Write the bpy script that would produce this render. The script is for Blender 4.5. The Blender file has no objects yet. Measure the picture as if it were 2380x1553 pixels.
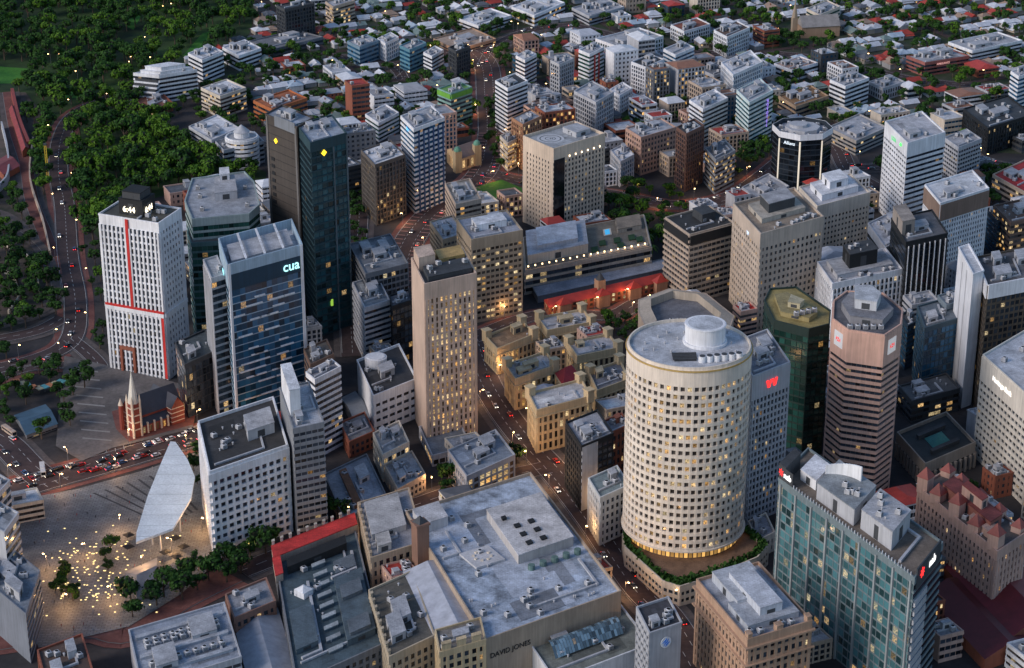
import bpy, math, random
from mathutils import Vector, Matrix
random.seed(7)
W,H=2380.,1553.; FP=5000.; TH=math.radians(23.5); CH=500.
cT,sT=math.cos(TH),math.sin(TH)
sc=bpy.context.scene; COL=sc.collection
PI=math.pi
def G(px,py,z=0.):
    u=(px-W/2)/FP; v=(H/2-py)/FP; t=(CH-z)/(sT-v*cT)
    return Vector((u*t,(cT+v*sT)*t))
def P(x,y,z=0):
    d=y*cT+(CH-z)*sT; up=y*sT+(z-CH)*cT
    return (W/2+FP*x/d, H/2-FP*up/d)
def hgt(fx,fy,by):
    vy=H/2+FP/math.tan(TH); bx=fx+(W/2-fx)*(by-fy)/(vy-fy)
    g=G(bx,by); v=(H/2-fy)/FP
    return CH+g.y*(v*cT-sT)/(cT+v*sT)
# ---------------------------------------------------------------- materials
MATS={}
def nodes(name):
    m=bpy.data.materials.new(name); m.use_nodes=True; nt=m.node_tree
    return m,nt,nt.nodes['Principled BSDF']
def mth(nt,op,a,b=None):
    n=nt.nodes.new('ShaderNodeMath'); n.operation=op
    for i,x in enumerate((a,b)):
        if x is None: continue
        if isinstance(x,(int,float)): n.inputs[i].default_value=x
        else: nt.links.new(x,n.inputs[i])
    return n.outputs[0]
def noise(nt,vec,scale,detail=4,rough=.6):
    n=nt.nodes.new('ShaderNodeTexNoise'); n.inputs['Scale'].default_value=scale
    n.inputs['Detail'].default_value=detail; n.inputs['Roughness'].default_value=rough
    nt.links.new(vec,n.inputs['Vector']); return n.outputs['Fac']
def mapr(nt,x,a,b,c,d):
    n=nt.nodes.new('ShaderNodeMapRange'); nt.links.new(x,n.inputs[0])
    for i,q in enumerate((a,b,c,d)): n.inputs[i+1].default_value=q
    return n.outputs[0]
def scol(nt,col,fac):
    n=nt.nodes.new('ShaderNodeVectorMath'); n.operation='SCALE'
    if isinstance(col,tuple): n.inputs[0].default_value=col
    else: nt.links.new(col,n.inputs[0])
    nt.links.new(fac,n.inputs['Scale']); return n.outputs[0]
def mixc(nt,f,a,b):
    n=nt.nodes.new('ShaderNodeMix'); n.data_type='RGBA'
    if isinstance(f,float): n.inputs[0].default_value=f
    else: nt.links.new(f,n.inputs[0])
    for i,x in ((6,a),(7,b)):
        if isinstance(x,tuple): n.inputs[i].default_value=(*x,1)
        else: nt.links.new(x,n.inputs[i])
    return n.outputs[2]
def wallm(col,rough=.75):
    k=('w',col,rough)
    if k in MATS: return MATS[k]
    m,nt,b=nodes('wall_finish'); tc=nt.nodes.new('ShaderNodeTexCoord').outputs['Object']
    mp=nt.nodes.new('ShaderNodeMapping'); mp.inputs['Scale'].default_value=(1,1,.06); nt.links.new(tc,mp.inputs[0])
    a=mapr(nt,noise(nt,tc,.06,5),.3,.7,.82,1.12); s=mapr(nt,noise(nt,mp.outputs[0],.9,4),.3,.75,1.08,.74)
    f=mth(nt,'MULTIPLY',a,s); nt.links.new(scol(nt,col,f),b.inputs['Base Color']); b.inputs['Roughness'].default_value=rough
    MATS[k]=m; return m
def roofm(col,hi=1.2,lo=.62):
    k=('r',col,hi)
    if k in MATS: return MATS[k]
    m,nt,b=nodes('roof_finish'); tc=nt.nodes.new('ShaderNodeTexCoord').outputs['Object']
    a=mapr(nt,noise(nt,tc,.12,8,.7),.35,.65,lo,hi); s=mapr(nt,noise(nt,tc,.9,4),.3,.7,.8,1.15)
    br=nt.nodes.new('ShaderNodeTexBrick'); br.inputs['Scale'].default_value=.25; nt.links.new(tc,br.inputs[0])
    br.inputs['Color1'].default_value=(1,1,1,1); br.inputs['Color2'].default_value=(.88,.88,.88,1); br.inputs['Mortar'].default_value=(.7,.7,.7,1)
    br.inputs['Mortar Size'].default_value=.02
    f=mth(nt,'MULTIPLY',mth(nt,'MULTIPLY',a,s),br.outputs['Color']); nt.links.new(scol(nt,col,f),b.inputs['Base Color']); b.inputs['Roughness'].default_value=.8
    MATS[k]=m; return m
def ribm(col,sc_=2.2):
    k=('rb',col,sc_)
    if k in MATS: return MATS[k]
    m,nt,b=nodes('ribbed_metal'); tc=nt.nodes.new('ShaderNodeTexCoord').outputs['Object']
    w=nt.nodes.new('ShaderNodeTexWave'); w.inputs['Scale'].default_value=sc_*.3; nt.links.new(tc,w.inputs[0])
    a=mapr(nt,noise(nt,tc,.2,6,.7),.3,.7,.7,1.15); f=mth(nt,'MULTIPLY',a,mapr(nt,w.outputs['Fac'],0,1,.86,1.06))
    nt.links.new(scol(nt,col,f),b.inputs['Base Color']); b.inputs['Roughness'].default_value=.55
    MATS[k]=m; return m
def emitm(col,s):
    k=('e',col,s)
    if k in MATS: return MATS[k]
    m,nt,b=nodes('lit_sign'); b.inputs['Base Color'].default_value=(*[c*.5 for c in col],1)
    b.inputs['Emission Color'].default_value=(*col,1); b.inputs['Emission Strength'].default_value=s
    try: m.cycles.emission_sampling='NONE'
    except Exception: pass
    MATS[k]=m; return m
GK={'dk':((.014,.019,.027),.025,.9),'dk2':((.018,.024,.031),.08,1.0),'warm':((.035,.03,.027),.26,1.25),'gold':((.08,.052,.03),.6,1.2),
    'teal':((.010,.045,.055),.03,.8),'blue':((.010,.050,.095),.025,.7),'grn':((.009,.034,.028),.02,.7),'blk':((.005,.008,.012),.012,.6),'sky':((.08,.13,.17),.03,.6),'nab':((.03,.08,.09),.10,.8)}
def glass(k):
    if ('g',k) in MATS: return MATS[('g',k)]
    tint,lit,S=GK[k]
    m,nt,b=nodes('window_glass'); g=nt.nodes.new('ShaderNodeNewGeometry'); oi=nt.nodes.new('ShaderNodeObjectInfo')
    r=mth(nt,'FRACT',mth(nt,'ADD',g.outputs['Random Per Island'],oi.outputs['Random']))
    on=mth(nt,'LESS_THAN',r,lit); r2=mth(nt,'FRACT',mth(nt,'MULTIPLY',r,53.7)); r3=mth(nt,'FRACT',mth(nt,'MULTIPLY',r,17.3))
    tc=nt.nodes.new('ShaderNodeTexCoord').outputs['Object']
    nz=mapr(nt,noise(nt,tc,1.3,3,.7),.4,.62,.15,1.3)
    nt.links.new(scol(nt,tint,mapr(nt,r3,0,1,.4,2.8)),b.inputs['Base Color'])
    nt.links.new(mixc(nt,r2,(1,.52,.14),(1,.80,.45)),b.inputs['Emission Color'])
    nt.links.new(mth(nt,'MULTIPLY',mth(nt,'MULTIPLY',on,nz),mapr(nt,r3,0,1,.2*S,S)),b.inputs['Emission Strength'])
    b.inputs['Roughness'].default_value=.12; b.inputs['Specular IOR Level'].default_value=.5
    try: m.cycles.emission_sampling='NONE'
    except Exception: pass
    MATS[('g',k)]=m; return m
def groundm(name,c1,c2,scale,rough=.9):
    m,nt,b=nodes(name); g=nt.nodes.new('ShaderNodeNewGeometry').outputs['Position']
    f=mapr(nt,noise(nt,g,scale,8,.65),.38,.62,0,1); f2=mapr(nt,noise(nt,g,scale*12,4),.3,.7,.75,1.2)
    nt.links.new(scol(nt,mixc(nt,f,c1,c2),f2),b.inputs['Base Color']); b.inputs['Roughness'].default_value=rough
    return m
def leafm(name,c1,c2):
    m,nt,b=nodes(name); g=nt.nodes.new('ShaderNodeNewGeometry'); oi=nt.nodes.new('ShaderNodeObjectInfo')
    f=mth(nt,'ADD',mth(nt,'MULTIPLY',g.outputs['Random Per Island'],.55),mth(nt,'MULTIPLY',oi.outputs['Random'],.45))
    nt.links.new(mixc(nt,f,c1,c2),b.inputs['Base Color']); b.inputs['Roughness'].default_value=.7; b.inputs['Specular IOR Level'].default_value=.15
    return m
BEIGE=(.52,.41,.32);CREAM=(.66,.58,.48);WHITE=(.80,.81,.84);LG=(.46,.47,.50);GR=(.19,.20,.22);DG=(.055,.06,.067);BK=(.012,.014,.017)
BROWN=(.16,.105,.08);BRICK=(.30,.095,.055);PINK=(.56,.37,.30);SAND=(.62,.48,.29);TEALW=(.07,.15,.16);NAVY=(.022,.045,.07);RED=(.60,.03,.025)
CN={BEIGE:'beige',CREAM:'cream',WHITE:'white',LG:'pale grey',GR:'grey',DG:'dark grey',BK:'black',BROWN:'brown',BRICK:'red brick',PINK:'pinkish',SAND:'sandstone',TEALW:'teal',NAVY:'navy',RED:'red'}
# ---------------------------------------------------------------- mesh builder
class MB:
    def __init__(s): s.v=[];s.f=[];s.m=[]
    def face(s,pts,mi=0):
        n=len(s.v); s.v+= [tuple(p) for p in pts]; s.f.append(tuple(range(n,n+len(pts)))); s.m.append(mi)
    def prism(s,poly,z0,z1,mi=0,top=True,bot=False,skip=(),tmi=None):
        n=len(poly)
        for i in range(n):
            if i in skip: continue
            a=poly[i];b=poly[(i+1)%n]; s.face([(a[0],a[1],z0),(b[0],b[1],z0),(b[0],b[1],z1),(a[0],a[1],z1)],mi)
        if top: s.face([(p[0],p[1],z1) for p in poly],mi if tmi is None else tmi)
        if bot: s.face([(p[0],p[1],z0) for p in reversed(poly)],mi)
    def box(s,c,sx,sy,z0,z1,a=0,mi=0,bot=False):
        ca,sa=math.cos(a),math.sin(a)
        s.prism([(c[0]+x*ca-y*sa,c[1]+x*sa+y*ca) for x,y in ((-sx/2,-sy/2),(sx/2,-sy/2),(sx/2,sy/2),(-sx/2,sy/2))],z0,z1,mi,True,bot)
    def cyl(s,c,r,z0,z1,n=12,mi=0,r2=None):
        r2=r if r2 is None else r2
        A=[(c[0]+r*math.cos(2*PI*i/n),c[1]+r*math.sin(2*PI*i/n),z0) for i in range(n)]
        B=[(c[0]+r2*math.cos(2*PI*i/n),c[1]+r2*math.sin(2*PI*i/n),z1) for i in range(n)]
        for i in range(n): s.face([A[i],A[(i+1)%n],B[(i+1)%n],B[i]],mi)
        if r2>.01: s.face(B,mi)
    def tube(s,a,b,r,r2=None,n=6,mi=0):
        a=Vector(a);b=Vector(b);r2=r if r2 is None else r2; d=(b-a).normalized()
        u=d.orthogonal().normalized(); w=d.cross(u)
        A=[a+(u*math.cos(2*PI*i/n)+w*math.sin(2*PI*i/n))*r for i in range(n)]
        B=[b+(u*math.cos(2*PI*i/n)+w*math.sin(2*PI*i/n))*r2 for i in range(n)]
        for i in range(n): s.face([A[i],A[(i+1)%n],B[(i+1)%n],B[i]],mi)
    def mesh(s,name,mats,org=(0,0,0)):
        me=bpy.data.meshes.new(name); o=org
        me.from_pydata([(x-o[0],y-o[1],z-o[2]) for x,y,z in s.v],[],s.f)
        for m in mats: me.materials.append(m)
        if len(mats)>1: me.polygons.foreach_set('material_index',s.m)
        me.update(); return me
    def build(s,name,mats,parent=None,org=None,kind=None):
        if not isinstance(mats,(list,tuple)): mats=[mats]
        if org is None: org=tuple(parent.location) if parent else (0,0,0)
        o=bpy.data.objects.new(name,s.mesh(name,mats,org)); COL.objects.link(o)
        if parent: o.parent=parent
        else: o.location=org
        if kind: o['kind']=kind
        return o
def tag(o,label,cat,group=None):
    o['label']=label;o['category']=cat
    if group:o['group']=group
    return o
def empty(name,loc,label,cat,group=None,rz=0):
    o=bpy.data.objects.new(name,None);COL.objects.link(o);o.location=loc;o.rotation_euler=(0,0,rz);o.empty_display_size=.1
    return tag(o,label,cat,group)
def child(name,me,parent,loc=(0,0,0),rz=0,kind=None):
    o=bpy.data.objects.new(name,me);COL.objects.link(o);o.parent=parent;o.location=loc;o.rotation_euler=(0,0,rz)
    if kind:o['kind']=kind
    return o
def offs(poly,d):
    n=len(poly);out=[]
    for i in range(n):
        p=Vector(poly[i][:2]);a=Vector(poly[i-1][:2]);b=Vector(poly[(i+1)%n][:2])
        d1=(p-a).normalized();d2=(b-p).normalized();n1=Vector((d1.y,-d1.x));n2=Vector((d2.y,-d2.x))
        out.append(p+(n1+n2)*(d/max(.3,1+n1.dot(n2))))
    return out
def einfo(poly,i):
    A=Vector(poly[i][:2]);B=Vector(poly[(i+1)%len(poly)][:2]);L=(B-A).length;d=(B-A)/L
    return A,B,L,d,Vector((d.y,-d.x))
def bandseg(mb,poly,out,i,z0,z1,mi):
    j=(i+1)%len(poly); mb.prism([out[i],out[j],poly[j],poly[i]],z0,z1,mi,True,True,skip=(2,))
def pier(mb,A,d,n,s,w,dep,z0,z1,mi):
    a=A+d*(s-w/2);b=A+d*(s+w/2); mb.prism([a+n*dep,b+n*dep,b,a],z0,z1,mi,True,True,skip=(2,))
def S(mode='grid',fl=3.5,bay=3,sp=.45,pw=.8,d=.3,d2=.4,g='dk2'): return dict(mode=mode,fl=fl,bay=bay,sp=sp,pw=pw,d=d,d2=d2,g=g)
FOOT=[]
def inside(p,poly):
    c=False;n=len(poly)
    for i in range(n):
        a=poly[i];b=poly[i-1]
        if (a[1]>p[1])!=(b[1]>p[1]) and p[0]<(b[0]-a[0])*(p[1]-a[1])/(b[1]-a[1])+a[0]: c=not c
    return c
def segd(p,a,b):
    p=Vector(p[:2]);a=Vector(a[:2]);b=Vector(b[:2]);ab=b-a;t=max(0,min(1,(p-a).dot(ab)/max(1e-6,ab.length_squared)));return (p-a-ab*t).length
def hitpoly(p,r,poly):
    if inside(p,poly): return True
    return any(segd(p,poly[i],poly[i-1])<r for i in range(len(poly)))
def blocked(p,r):
    for poly,c,rad in FOOT:
        if (p[0]-c[0])**2+(p[1]-c[1])**2<(rad+r)**2 and hitpoly(p,r,poly): return True
    return False
def addfoot(poly):
    c=sum((Vector(p[:2]) for p in poly),Vector((0,0)))/len(poly); FOOT.append((poly,c,max((Vector(p[:2])-c).length for p in poly)))
def acmesh():
    mb=MB(); mb.box((0,0),2.4,2.4,.25,2.2,0,0); mb.cyl((0,0),.95,2.2,2.5,10,1); mb.cyl((0,0),.8,2.5,2.53,10,2)
    for x in (-1,1):
        for y in (-1,1): mb.box((x,y),.2,.2,0,.25,0,2)
    for k in range(4): mb.box((0,-1.22),2.,.06,.5+k*.4,.65+k*.4,0,2)
    return mb.mesh('air_conditioner',[wallm(LG),wallm(WHITE),wallm(BK)])
AC=acmesh()
def vent():
    mb=MB(); mb.cyl((0,0),.35,0,1.1,8,0); mb.cyl((0,0),.6,1.1,1.35,8,0,.3); return mb.mesh('vent_pipe',[wallm(LG)])
VENT=vent()
RP=random.Random(77)
def tower(name,label,poly,h,wall,roof,styles,z0=0,core=None,cat='building',top=2.,par=1.,group=None,pitch=None,foot=True,nmax=100,bd=.25):
    c=sum((Vector(p[:2]) for p in poly),Vector((0,0)))/len(poly)
    root=empty(name,(c.x,c.y,0),label,cat,group)
    if foot: addfoot(poly)
    core=wall if core is None else core
    mb=MB(); mb.prism(poly,z0,h,0,True); wins=[];nband=0;stuff={}
    n=len(poly)
    for i in range(n):
        st=styles[i%len(styles)]; A,B,L,d,nn=einfo(poly,i)
        if st is None:
            if core!=wall:
                o=offs(poly,bd); bandseg(mb,poly,o,i,z0,h,1)
            continue
        o=offs(poly,st['d'])
        zt=h-top; nf=max(1,round((zt-z0)/st['fl'])); fh=(zt-z0)/nf; nb=max(1,round(L/st['bay'])); bw=L/nb
        sh=st['sp']*fh
        for k in range(nf): bandseg(mb,poly,o,i,z0+k*fh,z0+k*fh+sh,1)
        if top>0: bandseg(mb,poly,o,i,zt,h,1)
        if st['d2']>0:
            for j in range(nb+1):
                wpp=st['pw']
                if n>=16 and j in (0,nb): wpp=st['pw']/2
                s=min(max(j*bw,wpp/2+.01),L-wpp/2-.01); pier(mb,A,d,nn,s,wpp,st['d2'],z0,zt-.01 if st['d2']>st['d'] else h-.5,1)
        mid=(A+B)/2
        if nn.dot(-mid)<0: continue
        ww=max(.3,bw-st['pw']);wh=fh-sh
        if st['mode']=='grid':
            q=MB(); q.face([(-d.x*ww/2,-d.y*ww/2,-wh/2),(d.x*ww/2,d.y*ww/2,-wh/2),(d.x*ww/2,d.y*ww/2,wh/2),(-d.x*ww/2,-d.y*ww/2,wh/2)])
            me=q.mesh('window',[glass(st['g'])])
            for k in range(nf):
                for j in range(nb):
                    p=A+d*(bw*(j+.5))+nn*.04; z=z0+k*fh+sh+wh/2
                    wins.append((p.length+(CH-z)*.6,p.x-c.x,p.y-c.y,z,me,d,ww,wh,st['g']))
        else:
            for k in range(nf):
                m2=MB(); z=z0+k*fh+sh
                for j in range(nb):
                    a=A+d*(bw*j+st['pw']/2)+nn*.04;b=a+d*ww
                    m2.face([(a.x,a.y,z),(b.x,b.y,z),(b.x,b.y,z+wh),(a.x,a.y,z+wh)])
                if nband<nmax: m2.build('window_band',glass(st['g']),root)
                else:
                    s2=stuff.setdefault(st['g'],MB())
                    for f in m2.f: s2.face([m2.v[q] for q in f])
                nband+=1
    wins.sort(key=lambda w:w[0])
    for w in wins[:nmax]: child('window',w[4],root,(w[1],w[2],w[3]))
    for w in wins[nmax:]:
        s2=stuff.setdefault(w[8],MB()); x,y,z,d,ww,wh=w[1]+c.x,w[2]+c.y,w[3],w[5],w[6],w[7]
        s2.face([(x-d.x*ww/2,y-d.y*ww/2,z-wh/2),(x+d.x*ww/2,y+d.y*ww/2,z-wh/2),(x+d.x*ww/2,y+d.y*ww/2,z+wh/2),(x-d.x*ww/2,y-d.y*ww/2,z+wh/2)])
    for g,s2 in stuff.items(): s2.build('window',glass(g),root,kind='stuff')
    if pitch is None:
        o=offs(poly,.32);inn=offs(poly,-.35)
        for i in range(n):
            j=(i+1)%n; mb.prism([o[i],o[j],inn[j],inn[i]],h+.003,h+par,1,True,True)
        r=MB(); r.face([(p.x,p.y,h+.03) for p in offs(poly,-.3)]); r.build('roof',roof if not isinstance(roof,tuple) else roofm(roof),root)
    else:
        rise,ax,hip=pitch; q=offs(poly,.6)
        if ax: q=q[1:]+q[:1]
        r=MB(); F,R,B,L_=q; e0=(F+L_)/2;e1=(R+B)/2; r0=e0.lerp(e1,hip);r1=e1.lerp(e0,hip); z=h-.05
        V=lambda p,zz:(p.x,p.y,zz)
        r.face([V(F,z),V(R,z),V(r1,z+rise),V(r0,z+rise)]);r.face([V(B,z),V(L_,z),V(r0,z+rise),V(r1,z+rise)])
        mi=1 if hip==0 else 0
        r.face([V(R,z),V(B,z),V(r1,z+rise)],mi);r.face([V(L_,z),V(F,z),V(r0,z+rise)],mi); r.face([V(p,z) for p in (L_,B,R,F)],1)
        r.build('roof',[roof if not isinstance(roof,tuple) else ribm(roof),wallm(wall)],root)
    mb.build('wall',[wallm(core),wallm(wall)],root)
    return dict(root=root,poly=poly,h=h,c=c,roofc=roof)
def Q(t,a,b):
    F,R,B,L=[Vector(p[:2]) for p in t['poly'][:4]]
    return (F.lerp(R,a)).lerp(L.lerp(B,a),b)
def pbox(t,pl,hh,col,name='plant_room',z=0,roof=None,louv=True):
    mb=MB(); zz=t['h']+z+.05
    mb.prism(pl,zz,zz+hh,0,True)
    pr=offs(pl,.15)
    mb.prism(pr,zz+hh-.3,zz+hh+.12,1,True,True)
    if louv and hh>2:
        A,B,L,d,n=einfo(pl,0)
        if L>4: pier(mb,A,d,n,L*.5,min(L*.5,4),.08,zz+.4,zz+hh*.7,2)
        A,B,L,d,n=einfo(pl,3)
        if L>4: pier(mb,A,d,n,L*.5,min(L*.4,3),.08,zz+.2,zz+hh*.75,2)
    return mb.build(name,[wallm(col),roofm(roof or col),wallm(DG)],t['root'])
def rbox(t,a0,a1,b0,b1,hh,col,name='plant_room',z=0,roof=None,louv=True):
    return pbox(t,[Q(t,a0,b0),Q(t,a1,b0),Q(t,a1,b1),Q(t,a0,b1)],hh,col,name,z,roof,louv)
def pyr(t,a,b,w,h0,h1,col,rcol,name='roof_turret'):
    F,R=Vector(t['poly'][0][:2]),Vector(t['poly'][1][:2]); an=math.atan2((R-F).y,(R-F).x); q=Q(t,a,b); mb=MB(); z=t['h']
    mb.box(q,w,w,z-1,z+h0,an,0); c_,s_=math.cos(an),math.sin(an); k=w*.58
    pts=[(q.x+x*c_-y*s_,q.y+x*s_+y*c_) for x,y in ((-k,-k),(k,-k),(k,k),(-k,k))]
    for i in range(4): mb.face([(*pts[i],z+h0+.02),(*pts[(i+1)%4],z+h0+.02),(q.x,q.y,z+h0+h1)],1)
    mb.build(name,[wallm(col),ribm(rcol)],t['root'])
def pxs(t,*pts): return [G(x,y,t['h']) for x,y in pts]
def units(t,n,rng,a0=.1,a1=.9,b0=.1,b1=.9,row=False,z=0):
    F,R=Vector(t['poly'][0][:2]),Vector(t['poly'][1][:2]); rz=math.atan2((R-F).y,(R-F).x)
    for k in range(n):
        if row: p=Q(t,a0+(a1-a0)*(k+.5)/n,(b0+b1)/2)
        else: p=Q(t,rng.uniform(a0,a1),rng.uniform(b0,b1))
        v=(not row) and rng.random()<.35
        child('vent_pipe' if v else 'air_conditioner',VENT if v else AC,t['root'],(p.x-t['c'].x,p.y-t['c'].y,t['h']+.05+z),rz)
def patches(t,n):
    rc=t['roofc']
    if not isinstance(rc,tuple): rc=(.36,.40,.47)
    for k in range(n):
        a,b=RP.uniform(.04,.6),RP.uniform(.04,.6);w,v=RP.uniform(.12,.36),RP.uniform(.12,.36); f=RP.choice([.6,.75,1.25,1.4,1.15])
        col=tuple(round(min(.8,x*f),3) for x in rc); z=t['h']+.06+.012*k; mb=MB(); mb.face([(*Q(t,a,b),z),(*Q(t,a+w,b),z),(*Q(t,a+w,b+v),z),(*Q(t,a,b+v),z)]); mb.build('roof_patch',roofm(col),t['root'])
def duct(t,a0,b0,a1,b1,w=.9,z=0):
    p,m,q=Q(t,a0,b0),Q(t,a1,b0),Q(t,a1,b1); mb=MB(); zz=t['h']+z+.1
    for u,v in ((p,m),(m,q)):
        d=(v-u); L=d.length
        if L<1: continue
        d/=L; n=Vector((d.y,-d.x))*w/2; u2=u-d*w/2*(u is m)
        mb.prism([u2+n,v+n+d*.01,v-n+d*.01,u2-n],zz,zz+w*(1. if u is p else .93),0,True)
    mb.build('duct',wallm(LG),t['root'])
def gear(t,np_,nu,rng,col=LG):
    patches(t,2+(nu>3))
    sl=[(.12,.45,.15,.5),(.55,.85,.5,.85),(.3,.7,.35,.65),(.15,.4,.6,.88)]; rng.shuffle(sl)
    for k in range(np_):
        a0,a1,b0,b1=sl[k%4]; rbox(t,a0+rng.uniform(0,.06),a1-rng.uniform(0,.08),b0,b1-rng.uniform(0,.1),rng.uniform(2.2,4.5),col)
    units(t,int(nu*1.4),rng)
    if nu>2: duct(t,.08,rng.uniform(.08,.4),rng.uniform(.5,.9),rng.uniform(.5,.92))
RN=random.Random(3)
def T(label,L,F,R,by,wall,roof,sl,sr,core=None,g=(1,4),name='office_tower',h=None,z0=0,gc=LG,**k):
    hh=h if h is not None else hgt(F[0],F[1],by)
    f=G(*F,hh);r=G(*R,hh);l=G(*L,hh);b=l+r-f
    t=tower(name,label,[f,r,b,l],hh,wall,roof,[sr,sr,sl,sl],core=core,z0=z0,**k)
    if k.get('pitch') is None and g: gear(t,g[0],g[1],RN,gc)
    return t
def PT(label,pts,by,wall,roof,st,core=None,name='office_tower',h=None,styles=None,**k):
    hh=h or hgt(pts[0][0],pts[0][1],by); poly=[G(*p,hh) for p in pts]
    return tower(name,label,poly,hh,wall,roof,styles or [st],core=core,**k)
def CT(label,cx,cy,rp,by,n,wall,roof,st,core=None,name='round_tower',a0=0,**k):
    fy=cy+rp*.42; hh=hgt(cx,fy,by); c=G(cx,cy,hh); D=c.y*cT+(CH-hh)*sT; r=rp*D/FP
    poly=[c+Vector((math.cos(2*PI*i/n-PI/2+a0),math.sin(2*PI*i/n-PI/2+a0)))*r for i in range(n)]
    t=tower(name,label,poly,hh,wall,roof,[st],core=core,**k); t['r']=r; return t
def text(t,edge,s,z,txt,size,mat,off=.6,name='sign_lettering',vertical=False,bold=.0):
    cu=bpy.data.curves.new('lettering','FONT'); cu.body=txt; cu.size=size; cu.extrude=.08; cu.align_x='CENTER'; cu.offset=bold
    if vertical: cu.body='\n'.join(txt); cu.space_line=.85
    o=bpy.data.objects.new('tmp',cu);COL.objects.link(o); bpy.context.view_layer.update()
    me=bpy.data.meshes.new_from_object(o.evaluated_get(bpy.context.evaluated_depsgraph_get())); bpy.data.objects.remove(o)
    A,B,L,d,n=einfo(t['poly'],edge); p=A+d*(L*s)+n*off
    me.materials.clear(); me.materials.append(mat)
    M=Matrix(((d.x,0,n.x,0),(d.y,0,n.y,0),(0,1,0,0),(0,0,0,1))); me.transform(M)
    return child(name,me,t['root'],(p.x-t['c'].x,p.y-t['c'].y,z))
def strip(t,edge,s0,s1,z0,z1,dep,col,name,mat=None):
    A,B,L,d,n=einfo(t['poly'],edge); mb=MB(); pier(mb,A,d,n,L*(s0+s1)/2,L*(s1-s0),dep,z0,z1,0)
    return mb.build(name,mat or wallm(col),t['root'])
def flatshape(t,edge,s,z,pts,size,mat,off,name):
    A,B,L,d,n=einfo(t['poly'],edge); p=A+d*(L*s); mb=MB()
    f=[(p.x+d.x*x*size+n.x*off,p.y+d.y*x*size+n.y*off,z+y*size) for x,y in pts]
    b=[(p.x+d.x*x*size+n.x*(off-.3),p.y+d.y*x*size+n.y*(off-.3),z+y*size) for x,y in pts]
    mb.face(f); k=len(f)
    for i in range(k): mb.face([f[i],b[i],b[(i+1)%k],f[(i+1)%k]])
    return mb.build(name,mat,t['root'])
# ================================================================ GROUND
def sheet(name,pts,z,mat,kind='structure',px=True):
    mb=MB(); q=[G(*p) if px else Vector(p) for p in pts]; mb.face([(p.x,p.y,z) for p in q]); return mb.build(name,mat,kind=kind)
M_ground=groundm('ground_finish',(.020,.019,.022),(.05,.043,.043),.03)
sheet('ground',[(-9000,-2000),(9000,-2000),(9000,22000),(-9000,22000)],0,M_ground,px=False)
M_park=groundm('park_grass',(.007,.024,.005),(.032,.08,.012),.02)
PARK=[(-500,-90),(500,-90),(600,20),(575,90),(440,150),(330,215),(300,240),(430,330),(620,400),(610,470),(430,440),(330,470),(235,560),(160,480),(150,330),(60,215),(-500,215)]
sheet('park_ground',PARK,.05,M_park)
M_lawn=groundm('lawn',(.025,.15,.010),(.06,.22,.018),.05)
LAWNS=[[(-60,160),(0,155),(65,160),(75,180),(40,194),(-60,196)],[(425,130),(470,78),(500,70),(495,105),(450,135)],[(155,205),(190,198),(188,228),(150,228)],[(290,60),(310,30),(330,35),(310,70)]]
for L_ in LAWNS: sheet('lawn',L_,.1,M_lawn)
M_quarry=groundm('quarry_soil',(.020,.027,.016),(.12,.088,.08),.025)
sheet('dirt',[(-400,215),(60,215),(130,330),(130,700),(0,800),(-400,850)],.07,M_quarry)
M_road=groundm('asphalt',(.042,.026,.027),(.068,.044,.044),.05); M_pave=groundm('paving',(.07,.058,.056),(.12,.10,.095),.08); M_kerb=wallm((.25,.25,.25)); M_line=wallm((.6,.6,.6))
M_redpave=groundm('red_brick_paving',(.13,.042,.036),(.20,.08,.065),.07)
def smooth(pts,n=6):
    out=[];m=len(pts)
    for i in range(m-1):
        p0=pts[max(0,i-1)];p1=pts[i];p2=pts[i+1];p3=pts[min(m-1,i+2)]
        for k in range(n):
            t=k/n; out.append(.5*((2*p1)+(p2-p0)*t+(2*p0-5*p1+4*p2-p3)*t*t+(3*p1-p0-3*p2+p3)*t**3))
    out.append(pts[-1]); return out
def ribbon(mb,pts,o0,o1,z,dash=None):
    N=[]
    for i in range(len(pts)):
        d=(pts[min(i+1,len(pts)-1)]-pts[max(0,i-1)]).normalized();N.append(Vector((d.y,-d.x)))
    for i in range(len(pts)-1):
        if dash and i%2: continue
        a,b=pts[i],pts[i+1]
        mb.face([(*(a+N[i]*o1),z),(*(b+N[i+1]*o1),z),(*(b+N[i+1]*o0),z),(*(a+N[i]*o0),z)])
ROADS=[];FINE=[]
def road(pts,w,mat=None,pave=None,mark=True):
    i=len(ROADS); q=smooth([G(*p) for p in pts]); ROADS.append((q,w))
    m=MB();ribbon(m,q,-w/2-4,w/2+4,.12+.006*i);m.build('pavement',pave or M_pave,kind='structure')
    m=MB();ribbon(m,q,-w/2-.3,w/2+.3,.32+.004*i);m.build('kerb',M_kerb,kind='structure')
    m=MB();ribbon(m,q,-w/2,w/2,.5+.006*i);m.build('road',mat or M_road,kind='structure')
    fine=[]
    for k in range(len(q)-1):
        L=(q[k+1]-q[k]).length; s=max(1,int(L/3))
        fine+=[q[k].lerp(q[k+1],j/s) for j in range(s)]
    FINE.append(fine)
    if not mark: return
    m=MB()
    for o in ([-w/6,w/6] if w>=15 else [0]): ribbon(m,fine,o-.12,o+.12,.72+.006*i,dash=True)
    for o in (-w/2+.5,w/2-.5): ribbon(m,fine,o-.1,o+.1,.72+.006*i)
    m.build('road_marking',M_line,kind='structure')
road([(345,200),(250,232),(175,268),(142,325),(136,400),(150,480),(158,600),(175,700),(165,790),(90,835),(-60,870)],14,pave=M_redpave)
road([(-60,990),(10,1030),(70,1090),(130,1135)],18)
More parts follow.
